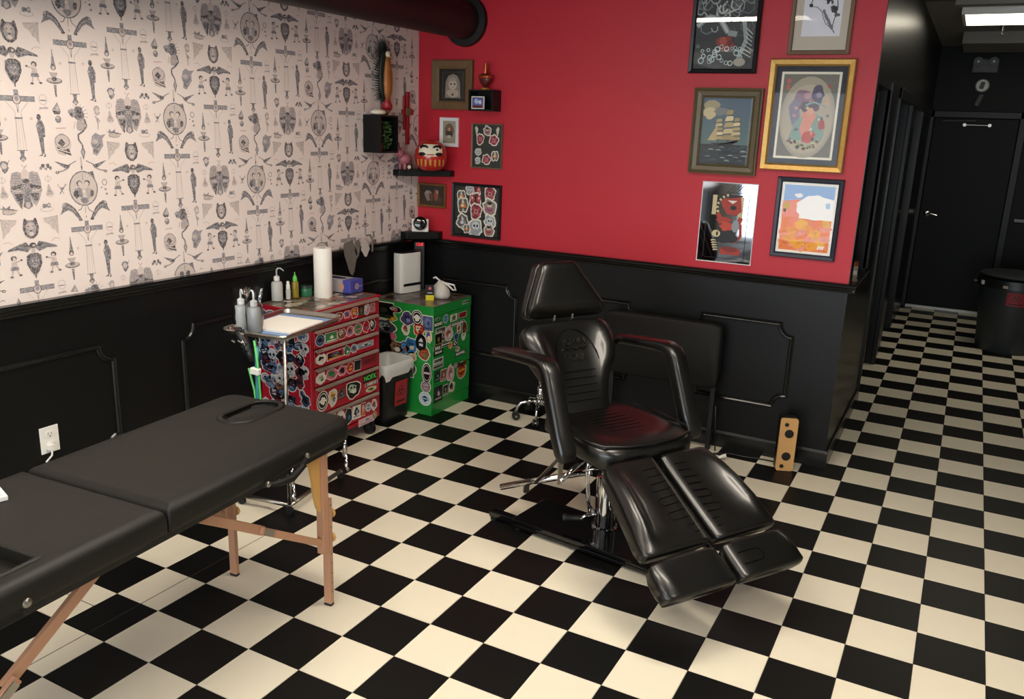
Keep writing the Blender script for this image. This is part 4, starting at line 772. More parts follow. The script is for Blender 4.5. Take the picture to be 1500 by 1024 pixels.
# ------------------------------------------------------------------ floor-standing furniture
# stickers --------------------------------------------------------
SEED = [0]
PAL = ['#c9c4b6', '#b5202f', '#20242c', '#2d6f9c', '#d8a23a', '#3f7f4c', '#8d9aa6', '#7b3f2a', '#e2ddcf', '#c86a80', '#15161a', '#536b8c']
def sticker(parent, u, v, w, h, kind, T, cols=None, txt=None, tc='#e8e4d8', rot=0, m='gloss_print'):
    SEED[0] += 1; k = SEED[0]; r = random.Random(k*13+1); a = Art(); c = cols or [r.choice(PAL) for _ in range(3)]
    E = '#dedacd'
    if kind == 'o':
        a.ell(0, 0, w/2, h/2, E, 20); a.ell(0, 0, w*.45, h*.45, c[0], 20); a.ring(0, 0, w*.38, h*.38, w*.05, c[1]); a.blob(0, 0, w*.22, h*.20, c[2], k, .3); a.rect(-w*.3, -h*.05, w*.3, h*.04, c[1])
    elif kind == 'r':
        a.rect(-w/2, -h/2, w/2, h/2, E if r.random() < .5 else c[1]); a.rect(-w*.46, -h*.44, w*.46, h*.44, c[0])
        if not txt:
            a.blob(0, h*.05, w*.28, h*.28, c[1], k, .3); a.blob(w*.04, 0, w*.14, h*.16, c[2], k+1, .3); a.rect(-w*.36, -h*.36, w*.36, -h*.26, c[2])
    elif kind == 'b':
        a.blob(0, 0, w/2, h/2, E, k, .18, 16); a.blob(0, 0, w*.44, h*.44, c[0], k, .2, 16); a.blob(-w*.05, h*.06, w*.26, h*.24, c[1], k+3, .3); a.blob(w*.08, -h*.12, w*.16, h*.14, c[2], k+5, .3); a.ell(-w*.1, h*.1, w*.06, h*.06, '#15161a'); a.ell(w*.1, h*.1, w*.06, h*.06, '#15161a')
    elif kind == 's':
        a.ell(0, h*.08, w*.48, h*.42, E, 18); a.rect(-w*.26, -h*.5, w*.26, -h*.15, E); a.ell(0, h*.08, w*.42, h*.37, c[0], 18); a.rect(-w*.2, -h*.46, w*.2, -h*.15, c[0])
        for s_ in (-1, 1): a.ell(s_*w*.18, h*.06, w*.12, h*.12, '#15161a')
        a.poly([(0, -h*.04), (w*.07, -h*.16), (-w*.07, -h*.16)], '#15161a')
        for q in range(4): a.rect(-w*.16+q*w*.1, -h*.44, -w*.14+q*w*.1, -h*.24, '#15161a')
    c_, s_ = math.cos(rot), math.sin(rot)
    a.v = [(u+p[0]*c_-p[1]*s_, v+p[0]*s_+p[1]*c_, p[2]) for p in a.v]
    o = a.build('sticker', m, parent, T=T, eps=.00006, base=.0008)
    if txt:
        P3 = Vector(T(u, v, .0018)); ex = (Vector(T(u+c_*.01, v+s_*.01, .0018))-P3).normalized(); ey = (Vector(T(u-s_*.01, v+c_*.01, .0018))-P3).normalized(); ez = ex.cross(ey)
        R4 = Matrix(((ex.x, ey.x, ez.x, P3.x), (ex.y, ey.y, ez.y, P3.y), (ex.z, ey.z, ez.z, P3.z), (0, 0, 0, 1)))
        mk = 'txt'+tc
        if mk not in M: M[mk] = mat('lettering', tc, .4)
        to = text_mesh('lettering', txt, min(h*.9, w/len(txt)*1.28), mk, o, R4, .0001, bold=.0012)
    return o
# red tool cart ---------------------------------------------------
CX0, CX1, CY0, CY1, CZ0, CZ1 = -3.552, -3.19, -.905, -.318, .105, .84
t = thing('tool_cart', 'red rolling tool cart with five stickered drawers', 'tool cart', (CX0, CY0, 0))
w, d = CX1-CX0, CY1-CY0
b = MB(); b.box(0, w-.004, 0, .012, CZ0, CZ1-.012).box(0, w-.004, d-.012, d, CZ0, CZ1-.012).box(0, .012, 0, d, CZ0, CZ1-.012).box(0, w-.004, .012, d-.012, CZ0, CZ0+.012).box(w-.024, w-.004, .012, .024, CZ0, CZ1).box(w-.024, w-.004, d-.024, d-.012, CZ0, CZ1).box(w-.05, w-.03, .012, d-.012, CZ0, CZ1-.02)
b.build('body', 'red_metal', t, bevel=.004)
M['sticker_top'] = mat('collage', '#6d6558', .3, var=.6, scale=30, coat=.3)
MB().box(-.0, w+.006, -.006, d+.010, CZ1-.012, CZ1-.004).build('top', 'red_metal', t, bevel=.003)
MB().box(.01, w-.01, .01, d-.01, CZ1-.004, CZ1-.0035).build('top_mat', 'sticker_top', t)
TOPS = Art(); rt_ = random.Random(21)
for k in range(120): TOPS.blob(rt_.uniform(.03, w-.03), rt_.uniform(.03, d-.03), rt_.uniform(.014, .032), rt_.uniform(.014, .035), rt_.choice(['#8b8478', '#b5aa9a', '#3a3835', '#a5684e', '#6d6f66', '#c9c0b0', '#57544c', '#7b4038', '#23221f']), k, .35)
TOPS.build('collage_top', 'gloss_print', t, T=lambda u, v, q: (u, v, CZ1-.0035+q), eps=.00001)
pos = [(.735, .825), (.632, .728), (.528, .625), (.424, .521), (.268, .417), (.135, .261)]
FT = lambda u, v, q: (w+.0005+q, u, v)
row_st = [[('b', .08, .022), ('r', .06, .022), ('b', .07, .04), ('b', .06, .04)],
          [('o', .07, .06), ('r', .09, .05), ('b', .07, .05), ('b', .06, .05), ('o', .07, .06)],
          [('b', .08, .05), ('r', .13, .04), ('b', .05, .05), ('b', .06, .05), ('r', .13, .03)],
          [('b', .07, .06), ('b', .09, .07), ('b', .07, .05), ('o', .06, .06), ('r', .055, .055)],
          [('o', .085, .10), ('b', .07, .09), ('r', .06, .05), ('b', .12, .09), ('s', .07, .11), ('r', .05, .09)],
          [('b', .07, .05), ('r', .07, .08), ('s', .07, .10), ('b', .06, .10), ('r', .07, .07), ('r', .04, .07)]]
for di, (za, zb) in enumerate(pos):
    dr_ = MB().box(w-.03, w, .026, d-.026, za, zb).build('drawer', 'red_metal', t, bevel=.003)
    MB().loft([[(w+x, y, zb-.010+z) for x, z in ((0, .012), (.006, .014), (.016, .008), (.019, .0), (.016, -.003), (.012, .0), (.004, .003), (0, .002))] for y in (.03, d-.03)]).build('drawer_pull', 'alu', dr_)
    zm = (za+zb)/2-.006; y = .032; lim = d-.03-(.13 if di in (3, 4) else 0)
    for (k, sw, sh) in row_st[di]+[random.Random(di*9+q).choice([('b', .05, .06), ('r', .045, .05), ('o', .05, .05), ('b', .06, .07)]) for q in range(6)]:
        if y+sw > lim: break
        sw *= 1.12; sh = min(sh*1.15, zb-za-.026)
        kw = {}
        if di == 4 and k == 'o': kw = dict(cols=['#101216', '#d9d6ca', '#d9d6ca'])
        if di == 4 and k == 'b' and sw > .1: kw = dict(cols=['#101216', '#9fb59a', '#cfd6c4'])
        sticker(dr_, y+sw/2, zm, sw, sh, k, FT, rot=random.uniform(-.08, .08), **kw); y += sw*.97
    if di == 4:
        sticker(dr_, d-.098, .368, .125, .048, 'r', FT, ['#0e100f', '#0e100f', '#0e100f'], 'NOFX', '#5fd05a')
        sticker(dr_, d-.085, .328, .115, .022, 'r', FT, ['#0e100f', '#0e100f', '#0e100f'], 'OHEEN IO', '#d8d4c8')
        sticker(dr_, d-.09, .295, .10, .030, 'b', FT, ['#b9bf8c', '#6d7a3c', '#15161a'])
    if di == 3: sticker(dr_, d-.105, zm, .13, .045, 'r', FT, ['#8e2a30', '#5d3a34', '#8e2a30'], 'DETRTT', '#4a1418')
    if di == 2: sticker(dr_, .185, zm+.001, .12, .028, 'r', FT, ['#cfcabd', '#cfcabd', '#cfcabd'], 'NICKYBUNS', '#3a3a3c')
MB().box(w-.012, w-.002, .10, d-.03, .108, .128).build('kick_rail', 'red_metal', t)
sticker(t, d-.13, .118, .15, .05, 'r', lambda u, v, q: (w-.0015+q, u, v), ['#d3a9ac', '#c9c4b6', '#8b6f96']); sticker(t, d-.055, .125, .045, .045, 'o', lambda u, v, q: (w+.0005+q, u, v), ['#9a8a4a', '#5b4b3a', '#c9c4b6'])
ST = lambda u, v, q: (u, -q, v)
r = random.Random(12)
for q in range(34): sticker(t, r.uniform(.03, w-.05), r.uniform(.15, .79), r.uniform(.045, .07), r.uniform(.04, .07), r.choice('rbr'), ST, [r.choice(['#23262e', '#33405a', '#5d2430', '#8d93a6', '#15171c', '#6d7a8c', '#8b6a4a']) for _ in range(3)], rot=r.uniform(-.5, .5))
r = random.Random(11)
for iz in range(10):
    for ix in range(6):
        u = .03+ix*.062+r.uniform(-.01, .01); v = .15+iz*.070+r.uniform(-.012, .012)
        if r.random() < .06: continue
        sw = r.uniform(.06, .095); u = min(max(u, sw/2), w-.012-sw/2)
        sticker(t, u, min(v, .795), sw, r.uniform(.055, .085), r.choice('osbsbb'), ST, [r.choice(['#a8b0bc', '#4f6788', '#7d8396', '#b5b3b0', '#23262e', '#5d2430', '#33405a', '#15171c']) for _ in range(3)], rot=r.uniform(-.3, .3))
for x, y in ((.045, .05), (w-.05, .05), (.045, d-.05), (w-.05, d-.05)):
    c = MB().box(x-.022, x+.022, y-.022, y+.022, .095, .105).box(x-.004, x+.022, y-.020, y-.016, .04, .1).box(x-.004, x+.022, y+.016, y+.020, .04, .1).build('caster', 'steel', t)
    MB().cyl((x+.008, y-.014, .037), (x+.008, y+.014, .037), .037, None, 20).build('wheel', 'rubber', c, 'auto')
# on the cart ------------------------------------------------------
ZC = CZ1+.0005
t = thing('paper_towel_roll', 'tall white paper towel roll standing on the red tool cart', 'paper towel', (-3.40, -.555, ZC-.004))
MB().loft([[(rr_*math.cos(2*PI*k/32), rr_*math.sin(2*PI*k/32), z) for k in range(32)] for rr_, z in ((.020, 0), (.049, 0), (.050, .004), (.050, .271), (.048, .275), (.020, .275))], closed=True).build('sheets', 'paperwhite', t, 'auto')
MB().lathe([(.0199, .001), (.0199, .272), (.0185, .272), (.0185, .001)], n=20).build('core', 'brown', t, 'auto')
t = thing('glove_box', 'grey and purple glove box on the red tool cart behind the paper towel', 'box', (-3.435, -.365, ZC), 3)
MB().box(-.115, .112, -.06, .06, 0, .072).build('carton', 'glove_grey', t, bevel=.003); MB().box(.060, .1145, -.0615, .0615, -.0003, .0735).build('purple_end', 'purple', t, bevel=.003)['label'] = 'purple printed end'
MB().loft([ringse((-.02, 0, .0722), (1, 0, 0), (0, 1, 0), .12, .045, 2.2, 20), ringse((-.02, 0, .0735), (1, 0, 0), (0, 1, 0), .12, .045, 2.2, 20)]).build('opening', mat('navy', '#1c2248', .6), t)
a = Art(); a.ell(0, .035, .018, .018, '#d8a07a'); a.ell(.0, .035, .010, .012, '#7d86c4'); a.rect(.022, .030, .045, .036, '#9aa6dc'); a.build('logo', 'print', t, T=lambda u, v, q: (.1147+q, u, v)); a = Art(); a.ell(.052, .035, .018, .022, '#d9a98c'); a.build('logo', 'print', t, T=lambda u, v, q: (u, -.0616-q, v))
def wash_bottle(name, label, x, y, z, rz, h=.105, r_=.030, bagged=False, group=None):
    t = thing(name, label, 'bottle', (x, y, z), rz, group)
    MB().lathe([(.001, 0), (r_*.95, 0), (r_, .005), (r_, h*.86), (r_*.85, h*.96), (r_*.42, h), (r_*.42, h+.012), (.001, h+.012)], n=22).build('body', 'bottle', t, 'auto')
    MB().lathe([(r_*.52, h+.004), (r_*.52, h+.024), (r_*.25, h+.03), (.001, h+.03)], n=16).build('cap', 'white', t, 'auto')
    MB().tube([(0, 0, h+.025), (0, 0, h+.058), (-.008, 0, h+.070), (-.022, 0, h+.072), (-.042, 0, h+.058)], [.0045, .0045, .0045, .0035, .002]).build('spout', 'bottle' if not bagged else 'white', t, True)
    if bagged:
        rg = []; rr_ = random.Random(int(x*1000))
        for z_, q in ((0, 1.12), (h*.5, 1.2), (h, 1.16), (h+.02, .9), (h+.05, 1.15), (h+.08, 1.35)):
            rg.append([(r_*q*(1+rr_.uniform(-.12, .14))*math.cos(2*PI*k/20), r_*q*(1+rr_.uniform(-.12, .14))*math.sin(2*PI*k/20), z_+rr_.uniform(-.004, .008)*(z_ > 0)+.0005) for k in range(20)])
        MB().loft(rg, caps=False).build('clear_bag', 'clear', t, True)
    return t
wash_bottle('wash_bottle', 'clear wash bottle with a bent spout, back left on the red tool cart', -3.515, -.795, ZC, 200)
t = thing('pump_bottle', 'small slim bottle with a white cap between wash bottle and green capped bottle', 'bottle', (-3.492, -.735, ZC))
MB().lathe([(.001, 0), (.013, 0), (.014, .05), (.008, .06), (.001, .061)], n=14).build('body', 'bottle', t, 'auto'); MB().lathe([(.011, .056), (.011, .078), (.008, .082), (.008, .098), (.001, .1)], n=14).build('cap', 'white', t, 'auto')
t = thing('green_capped_bottle', 'yellow-brown soap bottle with a pointed bright green cap', 'bottle', (-3.492, -.680, ZC))
MB().lathe([(.001, 0), (.019, 0), (.020, .005), (.020, .075), (.017, .088), (.008, .094), (.001, .095)], n=18).build('body', 'soap', t, 'auto'); MB().lathe([(.012, .090), (.013, .104), (.010, .116), (.004, .124), (.003, .140), (.001, .142)], n=14).build('cap', 'green_bottle', t, 'auto')
t = thing('green_jar', 'green lidded jar beside the paper towel roll', 'jar', (-3.475, -.610, ZC))
MB().lathe([(.001, 0), (.030, 0), (.032, .004), (.032, .046), (.030, .050), (.001, .050)], n=22).build('body', 'jar', t, 'auto'); MB().lathe([(.033, .046), (.033, .056), (.0325, .060), (.001, .060)], n=22).build('lid', mat('jar_lid', '#23382e', .3), t, 'auto')
# green cabinet -----------------------------------------------------
GX0, GX1, GY0, GY1, GZ = -3.552, -3.088, .086, .538, .71
t = thing('green_cabinet', 'bright green sticker covered steel cabinet in the room corner', 'cabinet', (GX0, GY0, 0))
w, d = GX1-GX0, GY1-GY0
MB().box(0, w-.012, 0, d, 0, GZ-.004).build('body', 'green_metal', t, bevel=.003)
MB().box(w-.0118, w-.006, .0, d, .0, .085).build('plinth', 'green_metal', t)
for za, zb in ((.088, .272), (.276, .455), (.459, .640)):
    dd = MB().box(w-.0118, w, .006, d-.006, za, zb).build('drawer', 'green_metal', t, bevel=.003)
MB().box(w-.0118, w, 0, d, .644, GZ-.004).build('top_rail', 'green_metal', t, bevel=.002)
MB().box(0, w+.001, -.001, d+.001, GZ-.004, GZ-.0015).build('top', 'sticker_top', t)
TOPS = Art(); rt_ = random.Random(23)
for k in range(110): TOPS.blob(rt_.uniform(.04, w-.04), rt_.uniform(.035, d-.035), rt_.uniform(.02, .045), rt_.uniform(.012, .03), rt_.choice(['#4b4540', '#6d5f54', '#23211f', '#8b7b6a', '#6b3a34', '#a3988a', '#2f2c2a']), k, .35)
TOPS.build('collage_top', 'gloss_print', t, T=lambda u, v, q: (u, v, GZ-.0015+q), eps=.000008)
FT = lambda u, v, q: (w+.0003+q, u, v)
ds = [c for c in t.children if c.name.startswith('drawer')]
FR = [(.045, .625, .05, .022, 'b', ['#101113', '#c9c4b6', '#101113'], None), (.055, .590, .085, .034, 'r', ['#1c1c18', '#2a2a20', '#1c1c18'], 'MONO'), (.14, .61, .06, .06, 'o', ['#3f7f9c', '#7fa9ba', '#2d5f7c'], None), (.235, .60, .085, .045, 'r', ['#d5cfb9', '#6d8a5c', '#3a3a3a'], None), (.345, .60, .10, .038, 'r', ['#b8242c', '#b8242c', '#b8242c'], 'LUZ', ), (.375, .678, .08, .022, 'r', ['#c5cfc0', '#c5cfc0', '#c5cfc0'], 'WONDER'),
      (.085, .552, .12, .026, 'r', ['#9aa3a0', '#9aa3a0', '#9aa3a0'], 'MOTHFUEL'), (.28, .552, .17, .028, 'r', ['#20262a', '#20262a', '#20262a'], 'KUSTOM MONSTER'), (.06, .49, .085, .09, 'r', ['#15170f', '#15170f', '#8a8a3c'], None), (.115, .51, .03, .08, 'r', ['#8b2a30', '#c9c4b6', '#23262e'], None), (.18, .505, .10, .10, 'b', ['#c5b5ad', '#b3666a', '#d9d2c4'], None), (.30, .515, .05, .07, 'r', ['#ded9cc', '#c23a34', '#20242c'], None), (.37, .505, .07, .09, 'b', ['#7b3020', '#4b3a1c', '#8b4a30'], None), (.27, .470, .06, .05, 'o', ['#2d5f8c', '#2d5f8c', '#20242c'], None), (.36, .455, .06, .06, 'b', ['#cfd6cc', '#b9c5ba', '#dedbd0'], None),
      (.05, .438, .09, .026, 'r', ['#14171a', '#14171a', '#14171a'], 'SMILE'), (.06, .408, .11, .034, 'r', ['#101214', '#101214', '#101214'], 'YETI.COM'), (.145, .445, .08, .03, 'r', ['#101214', '#101214', '#101214'], 'MONOCHROME'), (.20, .425, .045, .05, 'b', ['#d98a3c', '#c9702c', '#e3b36a'], None), (.26, .425, .06, .05, 'r', ['#2a2f38', '#d9d4c8', '#2a2f38'], None),
      (.06, .355, .12, .036, 'r', ['#b8bfb8', '#15171a', '#b8bfb8'], 'CHICKEN'), (.06, .318, .12, .030, 'r', ['#a3aaa3', '#15171a', '#a3aaa3'], 'CHOCOLATE'), (.325, .345, .13, .030, 'r', ['#23303a', '#23303a', '#23303a'], 'MAXWELL'), (.29, .378, .05, .035, 'b', ['#c9b59a', '#c0503a', '#ded9cc'], None),
      (.055, .255, .07, .07, 'r', ['#2c4a3c', '#15231c', '#6d8a7c'], None), (.125, .245, .07, .08, 'r', ['#8a4a44', '#5b6b4a', '#c98a80'], None), (.21, .235, .09, .11, 'b', ['#d0a9a8', '#b06a78', '#e2cfc4'], None), (.345, .225, .12, .12, 'o', ['#8b2a1c', '#d0a72c', '#b8402c'], None), (.27, .275, .04, .035, 'b', ['#4a6fb0', '#c9a52c', '#ded9cc'], None), (.345, .265, .11, .03, 'r', ['#8b2a1c', '#8b2a1c', '#8b2a1c'], 'ZERO', ),
      (.065, .135, .10, .10, 'r', ['#14161a', '#14161a', '#b8a9a4'], None), (.15, .14, .06, .07, 'r', ['#15171a', '#3a3c34', '#8b8a70'], None), (.225, .14, .08, .08, 'b', ['#cfc4a8', '#15171a', '#a05a50'], None)]
for e in FR:
    u, v, sw, sh, k, c, tx = e; dd = ds[2] if v > .459 else ds[1] if v > .276 else ds[0]
    sticker(dd if v < .64 else t, u, v, sw, sh, k, FT, c, tx, '#e4e1d6' if c[0] < '#80' else '#1a1c20')
ST = lambda u, v, q: (u, -q, v)
SD = [(.08, .64, .16, .10, 'r', ['#14160f', '#14160f', '#2f3a24']), (.17, .655, .10, .045, 'b', ['#15171a', '#a9a49a', '#b03a3a']), (.15, .60, .08, .05, 'b', ['#a3882c', '#2a2414', '#c9a53a']), (.10, .535, .15, .09, 'b', ['#3d4147', '#8b8f92', '#15171a']), (.075, .43, .14, .13, 'r', ['#0f1110', '#0f1110', '#23261f']), (.16, .48, .05, .05, 'o', ['#c86a80', '#b34a64', '#c86a80']), (.185, .41, .12, .09, 'b', ['#5a3a24', '#8b6a4a', '#ded9cc']),
      (.27, .61, .09, .08, 'b', ['#4b4466', '#3a3560', '#7b86a6']), (.345, .625, .08, .09, 'o', ['#15161a', '#ddd9cf', '#ddd9cf']), (.425, .60, .07, .09, 'r', ['#4d5a7c', '#6d7ba0', '#3a4668']), (.26, .54, .06, .07, 'b', ['#cfc9b4', '#b0484a', '#5d8a5a']), (.36, .55, .08, .08, 'b', ['#b03a2a', '#d9c9a8', '#8b2a1c']), (.43, .52, .05, .08, 'b', ['#d0b58c', '#4a5fa8', '#e2d5b4']), (.375, .47, .08, .11, 'o', ['#0d0e10', '#0d0e10', '#c9cdd0']),
      (.30, .44, .10, .10, 'b', ['#2d6fa6', '#245a8c', '#c9b59a']), (.40, .40, .08, .08, 'b', ['#8b3a24', '#a85a2c', '#5b6b2c']), (.25, .42, .07, .08, 'b', ['#3a6a9c', '#5b8ab0', '#7b4a34']), (.31, .37, .06, .06, 'b', ['#b8935c', '#ded9cc', '#3a2a1c']), (.42, .28, .065, .12, 'o', ['#15171a', '#c9b5b0', '#15171a']), (.415, .19, .07, .07, 'o', ['#9a8f90', '#7b4a54', '#b3acac']), (.41, .11, .085, .085, 'o', ['#c9d4dc', '#9fb5c4', '#23404f']), (.30, .28, .08, .09, 's', ['#6d6a5c', '#15171a', '#c9c4b6']), (.22, .30, .07, .08, 'b', ['#8b3a3a', '#c9c4b6', '#15171a'])]
for u, v, sw, sh, k, c in SD: sticker(t, u, v, sw*1.12, sh*1.12, k, ST, c)
# on the green cabinet ------------------------------------------------
t = thing('air_purifier', 'white upright air purifier with dark slot on the green cabinet', 'air purifier', (-3.485, .375, GZ+.001), 78)
MB().loft([ringse((0, 0, z), (1, 0, 0), (0, 1, 0), .19, .085, 5, 32) for z in (0, .262)]).build('housing', 'white', t, 'auto', bevel=.004)
MB().loft([ringse((0, 0, z), (1, 0, 0), (0, 1, 0), .178, .074, 5, 32) for z in (.2625, .268)]).build('top_grille', 'black_plastic', t, 'auto')
MB().loft([ringse((.005, -.0425, .055), (1, 0, 0), (0, 0, 1), .155, .018, 6, 20), ringse((.005, -.044, .055), (1, 0, 0), (0, 0, 1), .155, .018, 6, 20)]).build('slot', 'black_plastic', t)
t = thing('digital_clock', 'black clock with glowing red digits behind the air purifier', 'clock', (-3.50, .535, GZ+.001), 34)
MB().box(-.035, .035, -.02, .02, 0, .315).build('stand', 'black_plastic', t, bevel=.004); text_mesh('digits', '12:8', .028, 'red_led', t, TX(.0, -.0205, .297), .0005)
t = thing('tied_bag', 'grey plastic bag with white tied handles on the green cabinet', 'bag', (-3.20, .335, GZ+.001), 20)
rr_ = random.Random(9); MB().loft([[(w_*math.cos(2*PI*k/20)*(1+rr_.uniform(-.08, .08)), w_*.75*math.sin(2*PI*k/20)*(1+rr_.uniform(-.08, .08)), z) for k in range(20)] for z, w_ in ((0, .055), (.02, .066), (.05, .060), (.08, .042), (.10, .022), (.112, .016))]).build('body', 'bag', t, True)
MB().tube([(0, 0, .11), (-.03, -.01, .135), (-.045, -.01, .128)], .006).tube([(0, 0, .105), (.04, .01, .095), (.085, .02, .085), (.10, .0, .055), (.085, -.015, .06), (.05, -.01, .09), (0, 0, .11)], .006).build('handles', 'white', t, True)
t = thing('ink_carton', 'small upright black and yellow carton in front of the tied bag', 'box', (-3.215, .235, GZ+.001), 40)
MB().box(-.025, .025, -.012, .012, 0, .098).build('carton', mat('ink_navy', '#1a1a28', .4), t, bevel=.001); MB().box(-.0255, .0255, -.0125, .0125, .0, .034).build('yellow_base', 'yellow', t)
a = Art(); a.ell(0, .078, .010, .010, '#c9606a'); a.rect(-.015, .046, .015, .052, '#b8bcae'); a.build('print', 'print', t, T=lambda u, v, q: (u, -.0125-q, v))
# small bin between cart and cabinet -------------------------------------
t = thing('waste_bin', 'black waste bin with white liner and red biohazard sticker between the cabinets', 'bin', (-3.325, -.075, 0), -4)
MB().loft([ringse((0, 0, z), (1, 0, 0), (0, 1, 0), a_, b_, 7, 36) for z, a_, b_ in ((0, .17, .235), (.02, .175, .24), (.37, .215, .285), (.37, .209, .279), (.03, .170, .235))]).build('body', 'black_plastic', t, 'auto')
rr_ = random.Random(2)
rg = [ringse((0, 0, .12), (1, 0, 0), (0, 1, 0), .14, .20, 5, 36), ringse((0, 0, .372), (1, 0, 0), (0, 1, 0), .205, .274, 7, 36), ringse((0, 0, .380), (1, 0, 0), (0, 1, 0), .224, .294, 7, 36), ringse((0, 0, .375), (1, 0, 0), (0, 1, 0), .232, .302, 7, 36), ringse((0, 0, .33), (1, 0, 0), (0, 1, 0), .234, .304, 7, 36), ringse((0, 0, .295), (1, 0, 0), (0, 1, 0), .228, .298, 7, 36)]
for i, k in ((4, .008), (5, .026)):
    for j, p_ in enumerate(rg[i]): p_.z += math.sin(j*.9)*k+rr_.uniform(-k, k)*.4; p_.x *= 1+rr_.uniform(-.02, .03)
MB().loft(rg, caps=False).build('liner', 'liner', t, True)
a = Art(); a.rect(-.055, .095, .06, .255, '#a3262c'); K = '#3a1010'
for k in range(3): an = PI/2+k*2*PI/3; a.ring(.002+.018*math.cos(an), .185+.018*math.sin(an), .020, .020, .006, K, 14)
a.ring(.002, .185, .016, .016, .005, K, 14); a.ell(.002, .185, .006, .006, '#a3262c'); a.rect(-.04, .115, .045, .128, K); a.build('biohazard_sticker', 'print', t, T=lambda u, v, q: (.0885+.02*v/.37*1.0+q+.001, u+.02, v))
# tray stand ---------------------------------------------------------------
t = thing('tray_stand', 'stainless steel instrument tray on a single post stand beside the red cart', 'tray stand', (-3.065, -1.225, 0), 8)
zt = .868; tw, tl = .34, .50
def rr_rect(w_, l_, z, rad=.04, n=6):
    out = []
    for cx, cy, s in ((w_/2-rad, l_/2-rad, 0), (-w_/2+rad, l_/2-rad, 90), (-w_/2+rad, -l_/2+rad, 180), (w_/2-rad, -l_/2+rad, 270)):
        for k in range(n+1): an = math.radians(s+90*k/n); out.append((cx+rad*math.cos(an), cy+rad*math.sin(an), z))
    return out
MB().loft([rr_rect(tw-.03, tl-.03, zt-.018), rr_rect(tw-.014, tl-.014, zt-.002), rr_rect(tw, tl, zt), rr_rect(tw+.006, tl+.006, zt-.006), rr_rect(tw+.002, tl+.002, zt-.008), rr_rect(tw-.014, tl-.014, zt-.010), rr_rect(tw-.026, tl-.026, zt-.022)]).build('tray', 'steel', t, 'auto')
MB().tube([(tw/2-.02, -tl/2+.03, zt-.024), (tw/2-.02, -tl/2+.03, .05)], .009, 12).tube([(tw/2-.02, -tl/2+.03, zt-.025), (tw/2-.02, tl/2-.03, zt-.025), (-tw/2+.02, tl/2-.03, zt-.025), (-tw/2+.02, -tl/2+.03, zt-.025), (tw/2-.02, -tl/2+.03, zt-.025)], .006, 8).build('post', 'steel', t, True)
MB().tube([(-.12, -tl/2+.03, .045), (tw/2-.02, -tl/2+.03, .045), (tw/2-.02, tl/2-.02, .045)], .011, 10).build('base', 'steel', t, True)
for x, y in ((-.12, -tl/2+.03), (tw/2-.02, tl/2-.02), (tw/2-.02, -tl/2+.03)): MB().cyl((x, y-.008, .019), (x, y+.008, .019), .0185, None, 14).build('wheel', 'rubber', t, 'auto')
mtx = Matrix.Translation((-3.065, -1.225, 0)) @ Matrix.Rotation(math.radians(8), 4, 'Z')
def on_tray(x, y, z=zt-.0175): return tuple(mtx @ Vector((x, y, z)))
tag(MB().loft([[on_tray(*p[:2], zt-.0175+p[2]) for p in rr_rect(.28, .38, 0, .01)], [on_tray(*p[:2], zt-.0175+p[2]) for p in rr_rect(.28, .38, .004, .01)]]).build('tray_pad', 'blue_liner'), 'blue absorbent pad covering the steel tray', 'pad')
o = tag(MB().loft([[on_tray(p[0]+.015, p[1]-.02, zt-.013+p[2]) for p in rr_rect(.25, .27, 0, .005)], [on_tray(p[0]+.015, p[1]-.02, zt-.013+p[2]) for p in rr_rect(.25, .27, .008, .005)]]).build('folded_paper_towel', 'paperwhite', None), 'white folded paper towel lying on the blue tray pad', 'paper towel')
c = on_tray(-.115, -.165); wash_bottle('bagged_wash_bottle', 'clear bagged wash bottle at the left end of the steel tray', c[0], c[1], zt-.0165, 150, .115, .031, True)
c = on_tray(-.030, -.185); wash_bottle('bagged_wash_bottle', 'clear bagged wash bottle with a white spout nearer the tray corner', c[0], c[1], zt-.0125, -20, .115, .031, True)
# tattoo machines' cords hanging off the tray front
t = thing('cord_bundle', 'black machine holder and green and teal cords hanging off the steel tray', 'cables', (on_tray(-.04, -.285, 0)[0], on_tray(-.04, -.285, 0)[1], .52), 8)
MB().loft([ringse((.0+.02*k, -.012, .375-.035*k), (1, 0, 0), (0, 1, 0), .035+.02*math.sin(PI*k/4), .04, 2.5, 14) for k in range(5)]).build('holder', 'black_plastic', t, True)
kn = MB(); rr_ = random.Random(4)
for k in range(14): p_ = Vector((rr_.uniform(-.015, .07), -.035, .38-rr_.uniform(0, .12))); kn.cyl(p_, p_+Vector((rr_.uniform(-.02, .02), -.012, .01)), .005, .004, 8)
kn.build('knobs', 'chrome', t)['kind'] = 'stuff'
MB().box(.055, .10, -.035, -.01, .185, .215, Matrix.Rotation(.1, 4, 'Y')).build('white_clip', 'white', t, bevel=.004)['label'] = 'white clip'
MB().tube([(.06, -.02, .20), (.085, -.02, .10), (.092, -.015, -.02), (.09, -.01, -.36)], .005).tube([(.095, -.02, .33), (.11, -.02, .2), (.115, -.015, .0), (.10, -.01, -.36)], .005).build('green_cord', 'lime', t, True)['label'] = 'green cord'
MB().tube([(.10, -.01, .30), (.098, -.015, .05), (.10, -.012, -.36)], .010).build('teal_cord', 'teal', t, True)['label'] = 'teal cord'
MB().tube([(.09, -.005, .34), (.103, -.008, .25), (.108, -.008, .19)], .009).build('clear_sleeve', 'clear', t, True)

